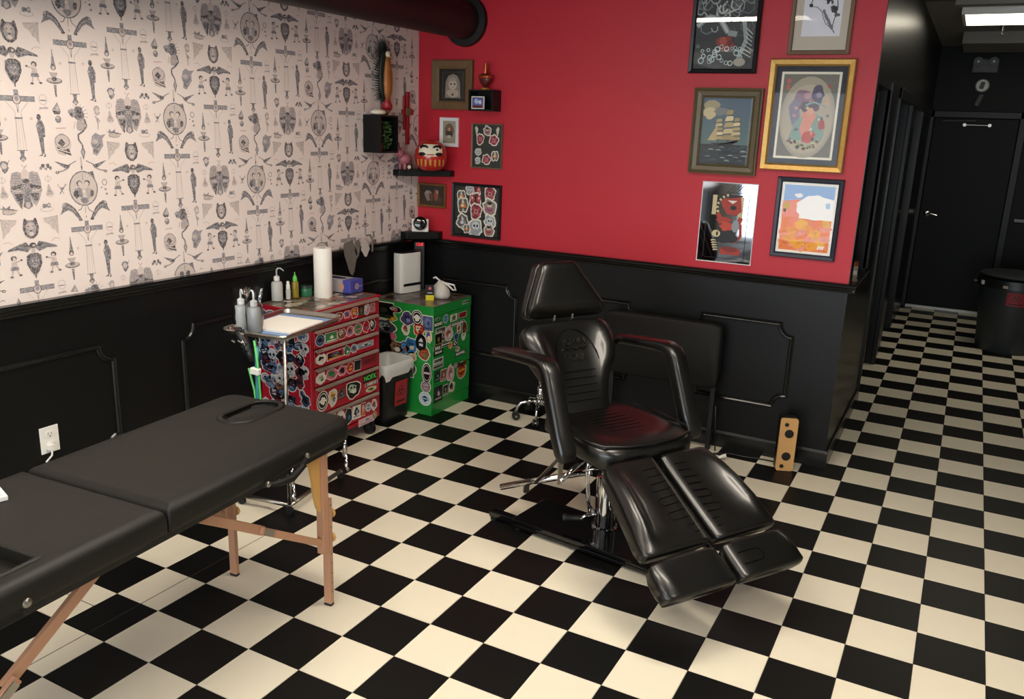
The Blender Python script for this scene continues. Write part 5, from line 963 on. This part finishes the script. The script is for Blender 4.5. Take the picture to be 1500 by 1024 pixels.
# ------------------------------------------------------------------ massage table
TR = thing('massage_table', 'long black padded folding massage table on beech legs', 'massage table', (-2.411, -2.7255, 0), 3.7)
def cushion(name, y0, y1, w_=.585, top=.75, th=.082, r_=.034):
    rg = []; hw = w_/2
    prof = [(hw-.02, -th), (hw-.004, -th+.006), (hw, -th+.02), (hw, -r_), (hw-.003, -r_*.6), (hw-.010, -r_*.3), (hw-.020, -r_*.1), (hw-.036, 0), (hw*.5, .003)]
    sec = [(x, z) for x, z in prof]+[(0, .004)]+[(-x, z) for x, z in reversed(prof)]
    ins = [(0, .06, .030), (.004, .028, .016), (.014, .009, .005), (.034, 0, 0)]
    cr = [(y0+a_, b_, c_) for a_, b_, c_ in ins]+[(y1-a_, b_, c_) for a_, b_, c_ in reversed(ins)]
    for y, ix, dz in cr:
        ring = []
        for x, z in sec:
            zz = top+z-(dz if z > -.06 else 0); xx = x*(1-min(ix, .03)/hw); ring.append((xx, y, zz))
        rg.append(ring)
    # finer rows between for a soft look
    return MB().loft(rg).build(name, 'matte_vinyl', TR, 'auto')
def corner_cushion(name, y0, y1, w_, top=.75, th=.082, rad0=.02, rad1=.06):
    """plan outline with rounded corners, side profile rounded at the top edge"""
    def outline(ins):
        out = []; hw = w_/2-ins
        for cx, cy, s, rd in ((hw, y1-ins, 0, rad1), (-hw, y1-ins, 90, rad1), (-hw, y0+ins, 180, rad0), (hw, y0+ins, 270, rad0)):
            rd = max(rd-ins*.6, .004); ax = cx-rd if cx > 0 else cx+rd; ay = cy-rd if s in (0, 90) else cy+rd
            for k in range(9): an = math.radians(s+90*k/8); out.append((ax+rd*math.cos(an), ay+rd*math.sin(an)))
        return out
    lay = [(.012, -th), (.002, -th+.004), (0, -th+.02), (0, -.036), (.002, -.024), (.007, -.013), (.015, -.006), (.028, -.0015), (.045, 0), (.12, .002)]
    return MB().loft([[(x, y, top+z) for x, y in outline(i_)] for i_, z in lay]).build(name, 'matte_vinyl', TR, True)
head = corner_cushion('head_cushion', .001, .885, .585, rad0=.012); foot = corner_cushion('foot_cushion', -.89, -.001, .585, rad0=.06, rad1=.012)
def stadium(cx, cy, L, W_, n=12):
    out = []
    for k in range(n+1): an = PI*k/n; out.append((cx+W_/2*math.cos(an), cy+(L-W_)/2+W_/2*math.sin(an)))
    for k in range(n+1): an = PI+PI*k/n; out.append((cx+W_/2*math.cos(an), cy-(L-W_)/2+W_/2*math.sin(an)))
    return out
cut(head, MB().prism(stadium(-.05, .725, .245, .115), lambda a, b: (a, b, .722), lambda a, b: (a, b, .80)))
MB().loft([[(a, b, z) for a, b in stadium(-.05, .725, .245-2*i_, .115-2*i_)] for i_, z in ((.006, .7222), (.006, .732), (.009, .740), (.016, .744), (.026, .7465))]).build('face_hole_plug', 'matte_vinyl', TR, True)
MB().loft([[(a, b, z) for a, b in stadium(-.05, .725, .245+2*i_, .115+2*i_)] for i_, z in ((.022, .7505), (.014, .7570), (.005, .7590), (-.002, .7550), (-.003, .748), (.006, .7485), (.021, .7495))], closed=True).build('hole_piping', 'matte_vinyl', TR, True)
cut(foot, MB().box(-.18, .225, -.475, -.355, .716, .80))
MB().loft([[(x, y, z) for x, y in [(-.18-i_, -.475-i_), (.225+i_, -.475-i_), (.225+i_, -.355+i_), (-.18-i_, -.355+i_)]] for i_, z in ((.014, .7505), (.009, .7545), (.002, .7535), (-.0005, .7485), (.006, .7485), (.011, .7495))], closed=True).build('recess_rim', 'matte_vinyl', TR, bevel=.001)
MB().box(-.265, .265, -.872, .867, .640, .667).build('wood_frame', mat('dark_frame', '#191715', .6), TR)
# legs: pair at the head end, pair at the foot end
for sy in (1, -1):
    for sx in (1, -1):
        x = sx*.232; y = sy*.765
        lg = MB().box(x-.016, x+.016, y-.020, y+.014, .235, .665).build('leg', 'beech', TR, bevel=.003)
        MB().box(x-.016, x+.016, y+.0145, y+.034, .004, .445).build('leg_extension', 'beech', lg, bevel=.002)
        MB().box(x-.017, x+.017, y+.0135, y+.035, 0, .012).build('foot_pad', 'rubber', lg, bevel=.003)
        for z in (.375, .275):
            MB().lathe([(.006, 0), (.006, .006), (.017, .008), (.019, .014), (.017, .020), (.001, .021)], (x, y+.034, z), 14, (0, 1, 0)).build('knob', 'ply', lg, 'auto')
        hs = MB()
        for z in (.06, .10, .14, .18, .22, .33, .42): hs.cyl((x+sx*.0155, y+.024, z), (x+sx*.0168, y+.024, z), .0035, None, 8)
        hs.build('holes', 'brown', lg)
        # plywood wing on the inner side
        wg = [(-.018, .665), (-.125, .665), (-.100, .645), (-.075, .60), (-.062, .54), (-.055, .48), (-.040, .43), (-.018, .40)]
        MB().prism(wg, lambda a, b: (x-.005, y+a*sy+(0 if sy > 0 else -.006), b), lambda a, b: (x+.005, y+a*sy+(0 if sy > 0 else -.006), b)).build('plywood_wing', 'ply', lg)
        # folding strut in two pieces
        p0 = Vector((sx*.212, sy*.13, .655)); p1 = Vector((sx*.212, sy*.755, .275)); pm = p0.lerp(p1, .53)
        def bar(a_, b_, hw, hh):
            d_ = (b_-a_).normalized(); s_ = Vector((1, 0, 0)); u_ = s_.cross(d_)
            return MB().loft([[p_+s_*i_*hw+u_*j_*hh for i_, j_ in ((-1, -1), (1, -1), (1, 1), (-1, 1))] for p_ in (a_, b_)])
        bar(p0, pm, .008, .016).build('strut', 'beech', TR, bevel=.002); st = bar(pm-(pm-p0).normalized()*.03+Vector((sx*.017, 0, 0)), p1+Vector((sx*.017, 0, 0)), .008, .013).build('strut', 'beech', TR, bevel=.002)
        bar(pm-(p1-p0).normalized()*.02+Vector((sx*.0265, 0, 0)), pm+(p1-p0).normalized()*.03+Vector((sx*.0265, 0, 0)), .0012, .012).build('hinge_plate', 'steel', st)
# carry handle, latches, rivets along the right side
hx = .295
sh = MB().tube([(hx, .40, .663), (hx+.012, .44, .655), (hx+.018, .50, .652), (hx+.012, .56, .668), (hx, .60, .690)], [.006, .011, .013, .011, .006], 10).build('carry_handle', 'matte_panel', TR, True)
for y, z in ((.40, .665), (.60, .692)):
    MB().lathe([(.001, .007), (.006, .006), (.010, .002), (.010, -.004)], (hx+.004, y, z+.001), 12, (1, 0, 0)).build('rivet', 'steel', sh, 'auto')
for y in (.535, .835):
    MB().box(hx-.018, hx-.006, y-.007, y+.007, .605, .668).tube([(hx-.008, y, .61), (hx-.002, y-.004, .575), (hx+.010, y-.012, .560), (hx+.004, y-.020, .585)], .006).build('latch', 'chrome', TR, True)
MB().lathe([(.001, .007), (.008, .006), (.012, .002), (.012, -.004)], (.2925, -.43, .690), 12, (1, 0, 0)).build('rivet', 'steel', TR, 'auto')
MB().box(.280, .2935, -.53, -.44, .66, .682).build('corner_strap', 'matte_panel', TR, bevel=.004)
mt_ = Matrix.Translation((-2.411, -2.7255, 0)) @ Matrix.Rotation(math.radians(3.7), 4, 'Z')
c = mt_ @ Vector((-.176, -.205, .7525))
t = thing('card_packet', 'small white and red card packet lying on the massage table', 'packet', tuple(c), -18)
MB().box(-.11, .045, -.045, .05, 0, .014).build('packet', 'white', t, bevel=.002); MB().box(-.09, .030, -.032, .036, .0142, .0148).build('red_label', mat('label_red', '#c9503e', .5), t); MB().box(-.002, .018, -.022, .026, .015, .0154).build('pale_print', mat('label_pale', '#e0a58e', .5), t)

# ------------------------------------------------------------------ tattoo client chair
CH = thing('tattoo_chair', 'glossy black padded hydraulic tattoo client chair with split leg rests', 'chair', (-1.54, -.84, 0), -122.2)
# local: +y is forward, +x points to the picture's left
def padloft(name, secs, parent=CH, m='vinyl', N=36):
    """secs: list of (center, U (outward normal of the upper face), width, thick, n, bump, dish)"""
    rings = []
    for c, U, w_, t_, n_, bu, di in secs: rings.append(ringse(c, (1, 0, 0), U, w_, t_, n_, N, bu, .22, di))
    return MB().loft(rings).build(name, m, parent, True)
# seat
secs = []
for y, w_, t_, zt_, bu, di in ((-.235, .34, .05, .535, 0, 0), (-.225, .40, .085, .555, 0, 0), (-.20, .44, .105, .565, .004, 0), (-.12, .47, .115, .570, .012, .006), (0, .495, .12, .572, .014, .010), (.12, .515, .12, .572, .010, .008), (.20, .51, .12, .572, .003, .002), (.25, .48, .115, .566, 0, 0), (.285, .40, .10, .552, 0, 0), (.298, .28, .07, .530, 0, 0)):
    secs.append(((0, y, zt_-t_/2), (0, 0, 1), w_, t_, 4.2, bu, di))
seat = padloft('seat', secs)
MB().tube([(-.235, -.15, .568), (-.25, .0, .572), (-.257, .12, .570), (-.25, .2, .569), (-.22, .252, .566), (-.13, .284, .562), (0, .296, .559), (.13, .284, .562), (.22, .252, .566), (.25, .2, .569), (.257, .12, .570), (.25, .0, .572), (.235, -.15, .568)], .0045).build('seat_piping', 'vinyl', seat, True)
def stitch_loops(parent, pts3, r_=.0015): MB().tube(pts3, r_, 5).build('stitching', 'stitch', parent)
def serp(x0, x1, ys, z): 
    out = []
    for i, y in enumerate(ys):
        a_, b_ = (x0, x1) if i % 2 == 0 else (x1, x0); out += [(a_, y, z), (b_, y, z)]
    return out
stitch_loops(seat, serp(-.13, .13, [-.14+.036*k for k in range(10)], .5645))
# pan under the seat
MB().loft([ringse((0, y, .455), (1, 0, 0), (0, 0, 1), w_, .04, 5, 20) for y, w_ in ((-.20, .36), (.0, .42), (.24, .40))]).build('seat_pan', 'black_plastic', CH, True)
# back rest: runs from (y -.13, z .57) to (y -.385, z .93)
A0 = Vector((0, -.150, .565)); A1 = Vector((0, -.385, .925)); D = (A1-A0).normalized(); N_ = Vector((0, D.z, -D.y))
secs = []
for s, w_, t_, bu, di in ((-.02, .24, .05, 0, 0), (0, .30, .08, 0, 0), (.05, .31, .10, .004, .0), (.12, .325, .10, .010, .0), (.18, .365, .10, .018, .004), (.24, .44, .10, .030, .010), (.30, .485, .105, .036, .014), (.36, .50, .105, .030, .012), (.40, .485, .10, .016, .004), (.425, .45, .085, .004, 0), (.437, .38, .05, 0, 0)):
    c = A0+D*s-N_*(t_/2)+Vector((.035*max(0, 1-s/.24), 0, 0)); secs.append((c, N_, w_, t_, 3.6, bu, di))
back = padloft('backrest', secs)
def on_back(x, s, o_=.003): p_ = A0+D*s+N_*o_; return (x+.035*max(0, 1-s/.24), p_.y, p_.z)
for s in (.05, .085, .12, .155, .19): stitch_loops(back, [on_back(-.085, s, .0015), on_back(.085, s, .0012)], .0014)
stitch_loops(back, [on_back(.115*math.cos(a_), .235+.16*math.sin(a_), -.006+.006*abs(math.cos(a_))) for a_ in [k*PI/12 for k in range(13)]], .002)
RB = Matrix(((-1, 0, 0), (0, D.y, N_.y), (0, D.z, N_.z))).to_4x4()
def badge(txt, size, s, o_, p_): 
    q = A0+D*s+N_*o_; text_mesh('embossed_lettering', txt, size, 'vinyl', p_, Matrix.Translation((0, q.y, q.z)) @ RB, .0025)
badge('TOWN', .046, .332, -.010, back); badge('SOUL', .050, .255, -.009, back)
a_ = A0+D*.300+N_*-.008
MB().tube([on_back(.07*k/6, .300+.006*math.sin(k*1.9), -.008) for k in range(-6, 7)], .003, 6).build('embossed_scroll', 'vinyl', back, True)
# head rest
H0 = Vector((-.02, -.385, .955)); H1 = Vector((.015, -.455, 1.205)); DH = (H1-H0).normalized(); NH = Vector((0, DH.z, -DH.y)).normalized()
def head_layer(name, off, th, sc=1.0, par=CH):
    secs = []
    for s, w_, t_ in ((-.006, .36, th*.5), (.004, .405, th*.85), (.02, .425, th), (.046, .408, th), (.054, .40, th), (.07, .385, th), (.14, .305, th), (.20, .235, th), (.235, .20, th), (.250, .175, th*.8), (.257, .14, th*.45)):
        lip = (max(0, .05-s)*.75 if off == 0 else 0); c = H0+DH*s-NH*(off+th/2+lip/2); secs.append((c, NH, w_*sc, max(t_-lip, .02), 5, 0, 0))
    return padloft(name, secs, par)
hf = head_layer('headrest', 0, .062); head_layer('headrest_shell', .062, .012, 1.015, hf); head_layer('headrest_back', .074, .055, .98, hf)
RH = Matrix(((-1, 0, 0), (0, DH.y, NH.y), (0, DH.z, NH.z))).to_4x4()
for txt, sz, s in (('TAT', .026, .218), ('SOUL', .022, .196)):
    q = H0+DH*s+NH*.0005; text_mesh('embossed_lettering', txt, sz, 'vinyl', hf, Matrix.Translation((0, q.y, q.z)) @ RH, .0018)
MB().cyl((-.05, -.42, .90), (-.05, -.44, 1.02), .008).cyl((.05, -.42, .90), (.05, -.44, 1.02), .008).build('headrest_posts', 'chrome', CH, True)
# arm rests: one bent padded tube each side
for sx in (1, -1):
    # (y, z, width, thickness)
    path = [(-.455, .795, .050, .030), (-.44, .802, .078, .042), (-.36, .816, .088, .048), (-.24, .832, .088, .050), (-.12, .846, .086, .052), (-.05, .850, .084, .054), (-.015, .838, .084, .062), (.005, .812, .084, .070), (.03, .755, .086, .072), (.07, .67, .088, .074), (.11, .585, .090, .074), (.145, .52, .088, .070), (.157, .495, .078, .055), (.163, .482, .050, .030)]
    rings = []
    for i, (y, z, w_, t_) in enumerate(path):
        a_ = path[max(i-1, 0)]; b_ = path[min(i+1, len(path)-1)]; d_ = Vector((0, b_[0]-a_[0], b_[1]-a_[1])).normalized(); u_ = Vector((0, -d_.z, d_.y))
        rings.append(ringse((sx*.335, y, z-.0), (1, 0, 0), u_, w_, t_, 3.2, 22))
    ar = MB().loft(rings).build('armrest', 'vinyl', CH, True)
    MB().box(sx*.335-.013, sx*.335+.013, .112, .118, .37, .50).build('armrest_bracket', 'steel', ar, bevel=.003)
    MB().tube([(sx*.335, .12, .385), (sx*.20, .06, .42), (sx*.05, 0, .425)], .011).build('bracket_tube', 'chrome', ar, True)
    MB().tube([(sx*.30, -.40, .80), (sx*.22, -.36, .78)], .012).build('armrest_pivot', 'black_metal', ar, True)
# leg rests: two long pads and two short foot pads, slightly splayed
P0 = Vector((0, .325, .522)); P1 = Vector((.022, .715, .340)); DL = (P1-P0).normalized(); NL = Vector((0, -DL.z, DL.y)).normalized(); LL = (P1-P0).length
for sx in (1, -1):
    secs = []
    for s, xi, xo, t_, bu in ((0, .020, .250, .045, 0), (.012, .014, .268, .075, 0), (.05, .012, .280, .088, .010), (.12, .012, .290, .09, .030), (.20, .012, .302, .09, .036), (.30, .012, .316, .09, .032), (.37, .012, .326, .09, .012), (LL-.014, .014, .328, .078, 0), (LL, .022, .312, .045, 0)):
        c = P0+DL*s; x = c.x+sx*(xi+xo)/2; cc = Vector((x, c.y, c.z))-NL*t_/2
        r_ = ringse(cc, (1, 0, 0), NL, xo-xi, t_, 4.4, 36)
        # raised outer bolster
        for p_ in r_:
            u_ = sx*(p_.x-x)/((xo-xi)/2); h_ = (p_-cc).dot(NL)
            if h_ > 0: p_ += NL*bu*(math.exp(-((u_-.72)/.24)**2)-.35*math.exp(-((u_+.1)/.5)**2))
        secs.append(r_)
    lp = MB().loft(secs).build('leg_rest', 'vinyl', CH, True)
    for q in range(5):
        s0 = .06+q*.072; pts = []
        for u_, v_ in [(0, 0), (.07, 0), (.082, .006), (.088, .018), (.082, .030), (.07, .036), (0, .036)]:
            p_ = P0+DL*(s0+v_)+NL*(.0006-(.35*.030 if s0+v_ > .1 else .35*.012+.12*(s0+v_-.05))*math.exp(-((((.045+u_)-.16)/.145+.1)/.5)**2)); pts.append((p_.x+sx*(.045+u_), p_.y, p_.z))
        MB().tube(pts, .0017, 5).build('stitching', 'stitch', lp)
F0 = Vector((.024, .742, .322)); F1 = Vector((.030, .872, .255)); DF = (F1-F0).normalized(); NF = Vector((0, -DF.z, DF.y)).normalized(); LF = (F1-F0).length
for sx in (1, -1):
    rings = []
    for s, xi, xo, t_, bu in ((-.004, .022, .315, .045, 0), (.008, .014, .330, .078, 0), (.04, .012, .338, .088, .008), (.09, .012, .340, .088, .010), (LF-.012, .014, .338, .080, .002), (LF, .024, .318, .045, 0)):
        c = F0+DF*s; x = c.x+sx*(xi+xo)/2; cc = Vector((x, c.y, c.z))-NF*t_/2; r_ = ringse(cc, (1, 0, 0), NF, xo-xi, t_, 4.6, 36)
        for p_ in r_:
            u_ = sx*(p_.x-x)/((xo-xi)/2); h_ = (p_-cc).dot(NF)
            if h_ > 0: p_ += NF*bu*math.exp(-((u_-.75)/.22)**2)
        rings.append(r_)
    fp = MB().loft(rings).build('foot_pad', 'vinyl', CH, True)
    if sx == -1:
        pts = [(F0+DF*(.05+v_)+NF*.001, u_) for u_, v_ in [(.05, 0), (.14, 0), (.155, .01), (.16, .025), (.155, .04), (.14, .05), (.05, .05)]]
        MB().tube([(p_.x-u_, p_.y, p_.z) for p_, u_ in pts], .0013, 5).build('stitching', 'stitch', fp)
MB().box(-.03, .03, .20, .36, .415, .435).tube([(0, .30, .42), (0, .5, .33), (0, .72, .235)], .014).tube([(-.16, .45, .36), (.16, .45, .36)], .010).build('leg_rest_arm', 'black_metal', CH, True)
# hydraulic column, levers, pedals
MB().lathe([(.060, .052), (.060, .060), (.050, .066), (.048, .30), (.030, .302), (.030, .43), (.001, .43)], n=30).build('hydraulic_column', 'chrome', CH, 'auto')
MB().box(-.10, .10, -.10, .12, .418, .436).build('column_plate', 'black_metal', CH, bevel=.004)
lv = MB()
lv.tube([(.085, -.03, .40), (.092, -.035, .33), (.085, -.03, .20), (.070, -.02, .115)], .007).tube([(.10, .0, .40), (.105, .0, .30), (.09, .0, .18), (.06, 0, .13)], .005).tube([(.04, .05, .36), (.10, .03, .365), (.14, .0, .35)], .007)
lv.tube([(.055, 0, .125), (.10, .0, .13), (.13, -.01, .115)], .008).tube([(.0, .06, .15), (.02, .13, .155), (.03, .17, .150)], .008).tube([(-.02, .06, .32), (.02, .11, .30), (.0, .13, .22), (0, .10, .16)], .006)
lv.build('levers', 'chrome', CH, True)
MB().lathe([(.001, 0), (.013, .0), (.014, .02), (.014, .07), (.018, .075), (.018, .09), (.001, .092)], (.115, -.008, .115), 14, (.75, -.65, -.1)).build('pedal', 'rubber', CH, 'auto')
# long chrome tube to the rear left
MB().tube([(.045, -.065, .305), (.335, -.375, .158)], .015, 18).build('footrest_tube', 'chrome', CH, True)
MB().loft([[(.235+a_, -.235+b_, .215) for a_, b_ in ((-.012, -.003), (.012, -.003), (.012, .003), (-.012, .003))], [(.31+a_, .09+b_, .49) for a_, b_ in ((-.012, -.003), (.012, -.003), (.012, .003), (-.012, .003))]]).build('tube_strut', 'steel', CH)
MB().box(.235, .262, -.295, -.283, .15, .185).build('tube_clip', 'steel', CH)
# base plate (turned independently of the seat) and its swing-out foot
RBp = Matrix.Rotation(math.radians(122.2-7.2), 4, 'Z')
bp = MB()
bp.box(-.372, .372, -.205, .075, .034, .054, RBp).box(-.372, .372, -.205, -.197, .012, .030, RBp).box(-.372, .372, .067, .075, .012, .030, RBp).box(-.372, -.364, -.205, .075, .012, .030, RBp).box(.364, .372, -.205, .075, .012, .030, RBp)
bp.build('base_plate', 'black_metal', CH, bevel=.004)
ft = MB().box(-.515, -.374, -.188, -.145, .012, .044, RBp).build('stabilizer', 'black_metal', CH, bevel=.005)
q = RBp @ Vector((-.495, -.175, 0)); MB().lathe([(.001, 0), (.016, 0), (.016, .008), (.007, .012), (.007, .02)], q, 14).build('leveling_foot', 'rubber', ft, 'auto')
for u_, v_ in ((.35, -.18), (.35, .05), (-.35, .05), (-.35, -.18)): q = RBp @ Vector((u_, v_, 0)); MB().lathe([(.001, 0), (.016, 0), (.016, .012)], q, 12).build('leveling_foot', 'rubber', CH)

# ------------------------------------------------------------------ stool behind the chair
ST_ = thing('rolling_stool', 'chrome five-legged rolling stool with black seat behind the tattoo chair', 'stool', (-2.50, .425, 0))
MB().lathe([(.001, .50), (.17, .50), (.178, .488), (.175, .46), (.15, .448), (.001, .446)], n=32).build('seat', 'matte_panel', ST_, 'auto')
MB().cyl((0, 0, .10), (0, 0, .445), .014).cyl((0, 0, .11), (0, 0, .22), .023).build('gas_lift', 'chrome', ST_, True)
MB().lathe([(.001, .10), (.032, .10), (.036, .118), (.030, .135), (.001, .136)], n=18).build('hub', 'chrome', ST_, 'auto')
for k in range(5):
    an = math.radians(216+72*k); dx, dy = math.cos(an), math.sin(an); R_ = .150
    lg = MB().tube([(dx*.02, dy*.02, .120), (dx*.07, dy*.07, .122), (dx*.12, dy*.12, .112), (dx*.145, dy*.145, .085), (dx*R_, dy*R_, .052)], [.012, .011, .010, .009, .007], 10).build('leg', 'chrome', ST_, True)
    c = Vector((dx*R_, dy*R_, .025)); s_ = Vector((-dy, dx, 0))
    for e_ in (-1, 1): MB().cyl(c+s_*e_*.005, c+s_*e_*.018, .0245, None, 20).build('wheel', 'rubber', lg, 'auto')
    MB().cyl(c-s_*.0185, c+s_*.0185, .007, None, 10).box(c.x-.008, c.x+.008, c.y-.008, c.y+.008, .045, .058).build('hub_cap', 'steel', lg)
# padded panel standing behind the chair
t = thing('padded_panel', 'matte black padded panel on thin legs standing against the back wall', 'padded table', (-1.765, .50, 0))
MB().loft([[(x, y_, z_) for x, y_, z_ in zip([p[0] for p in pr_], [q_]*40, [p[1] for p in pr_])] for q_, pr_ in [(yy, [(sx*((.355)-ins if True else 0)*1.0+0, 0) for sx in ()] or [(.355*math.copysign(abs(math.cos(a_))**.16, math.cos(a_))*(1-ins), .57+.19*math.copysign(abs(math.sin(a_))**.16, math.sin(a_))*(1-ins*1.8)) for a_ in [2*PI*(k+.5)/36 for k in range(36)]]) for yy, ins in ((.04, .03), (.03, .005), (.0, 0), (-.02, 0), (-.032, .012), (-.037, .04))]]).build('padding', 'matte_panel', t, True)
for x in (-.30, .325): MB().box(x-.014, x+.014, .005, .03, 0, .45).build('leg', 'black_plastic', t, bevel=.003)
MB().box(-.30, .33, .008, .024, .06, .085).build('stretcher', 'black_plastic', t)
# wooden fronted speaker
t = thing('bookshelf_speaker', 'narrow upright speaker with pale wood front and four round holes', 'speaker', (-.995, .455, 0), 22)
MB().box(-.045, .045, -.02, .05, .0, .305).build('cabinet', 'black_plastic', t, bevel=.008)
def rr2(w_, z0, z1, rad=.014):
    out = []
    for cx, cz, s in ((w_/2-rad, z1-rad, 0), (-w_/2+rad, z1-rad, 90), (-w_/2+rad, z0+rad, 180), (w_/2-rad, z0+rad, 270)):
        for k in range(6): an = math.radians(s+90*k/5); out.append((cx+rad*math.cos(an), cz+rad*math.sin(an)))
    return out
fp = MB().prism(rr2(.094, .002, .308), lambda a, b: (a, -.034, b), lambda a, b: (a, -.0205, b)).build('front_panel', 'speaker_wood', t)
for z, rd, x in ((.272, .011, -.014), (.220, .024, .004), (.088, .024, .002), (.030, .011, -.016)):
    MB().lathe([(.001, .001), (rd*.35, .0025), (rd*.8, .0008), (rd*.86, .003), (rd, .003), (rd, 0)], (x, -.0342, z), 24, (0, -1, 0)).build('driver' if rd > .02 else 'port', 'rubber', t, 'auto')
tag(MB().tube([(-1.40, .44, .006), (-1.36, .47, .006), (-1.30, .50, .006), (-1.22, .50, .006), (-1.12, .52, .006), (-1.03, .52, .006)], .0045).tube([(-1.39, .50, .006), (-1.40, .50, .12), (-1.41, .49, .28)], .004).build('floor_cable', 'cable', None, True), 'black cable along the base of the back wall left of the speaker', 'cable')
tag(MB().tube([(-1.345, .365, .012), (-1.325, .39, .022), (-1.30, .40, .030)], [.008, .009, .012]).build('plug_adapter', 'white', None, True), 'small white plug on the floor behind the leg rests', 'plug')
# big grey bin in the hall
t = thing('large_waste_bin', 'large round grey waste bin with black liner and biohazard sticker by the back door', 'bin', (.175, 4.48, 0))
MB().lathe([(.001, 0), (.235, 0), (.240, .01), (.285, .60), (.300, .605), (.303, .64), (.292, .645)], n=44).build('body', 'bin_grey', t, 'auto')
MB().lathe([(.280, .56), (.296, .648), (.308, .650), (.312, .63), (.306, .585), (.309, .575)], n=44).build('liner', 'black_plastic', t, 'auto')
MB().lathe([(.001, .705), (.20, .70), (.285, .690), (.300, .680), (.298, .670), (.18, .676), (.001, .68)], n=40).build('lid', 'bin_grey', t, 'auto')
MB().box(-.335, -.290, -.02, .03, .585, .605).build('handle', 'bin_grey', t, bevel=.004)
a = Art(); strip(a, -.075, .075, -.062, .055, '#96222a', nx=14, ny=1); K = '#3a1216'
for k in range(3): an = PI/2+k*2*PI/3; a.ring(.016*math.cos(an), .006+.016*math.sin(an), .018, .018, .006, K, 14)
strip(a, -.055, .055, -.05, -.038, K, nx=10, ny=1)
a.build('biohazard_sticker', 'print', t, eps=.0003, T=lambda u, v, q: ((.2425+.0763*(.49+v)+q)*math.sin(u/.28+.02), -(.2425+.0763*(.49+v)+q)*math.cos(u/.28+.02), .50+v))
MB().box(-.020, .020, -.312, -.302, .588, .612, Matrix.Rotation(-.3, 4, 'Z')).build('tag', 'tin', t); MB().box(-.018, .018, -.314, -.3085, .588, .625, Matrix.Rotation(-1.02, 4, 'Z')).build('tag', 'white', t)
# things on the hallway pass-through
for k, (z, rd, m_) in enumerate(((1.021, .042, 'tin'), (1.046, .040, 'white'), (1.071, .041, 'tin'), (1.096, .043, 'copper'))):
    tag(MB().lathe([(.020, 0), (rd, 0), (rd, .024), (.020, .024)], (HX-.045, 1.00, z), 24).build('tape_roll', m_, None, 'auto'), ['beige tape roll at the bottom of the stack on the hallway ledge', 'white tape roll, second from the bottom on the hallway ledge', 'beige tape roll directly under the orange one on the hallway ledge', 'orange tape roll on top of the stack on the hallway ledge'][k], 'tape')
tag(MB().box(HX-.06, HX+.01, .84, .92, 1.021, 1.029).build('note_pad', 'tin', None), 'small pale pad lying on the hallway ledge in front of the tape', 'pad')
tag(MB().tube([(HX-.02+.008*math.sin(k*1.1), .78+.03*math.sin(k*.55)+.006*k*(k < 6), 2.06-k*.058) for k in range(17)], [.010+.004*math.sin(k*1.7) for k in range(17)], 8).build('hanging_ornament', 'bronze', None, True), 'long twisted dark bronze ornament hanging in the hallway opening', 'ornament')
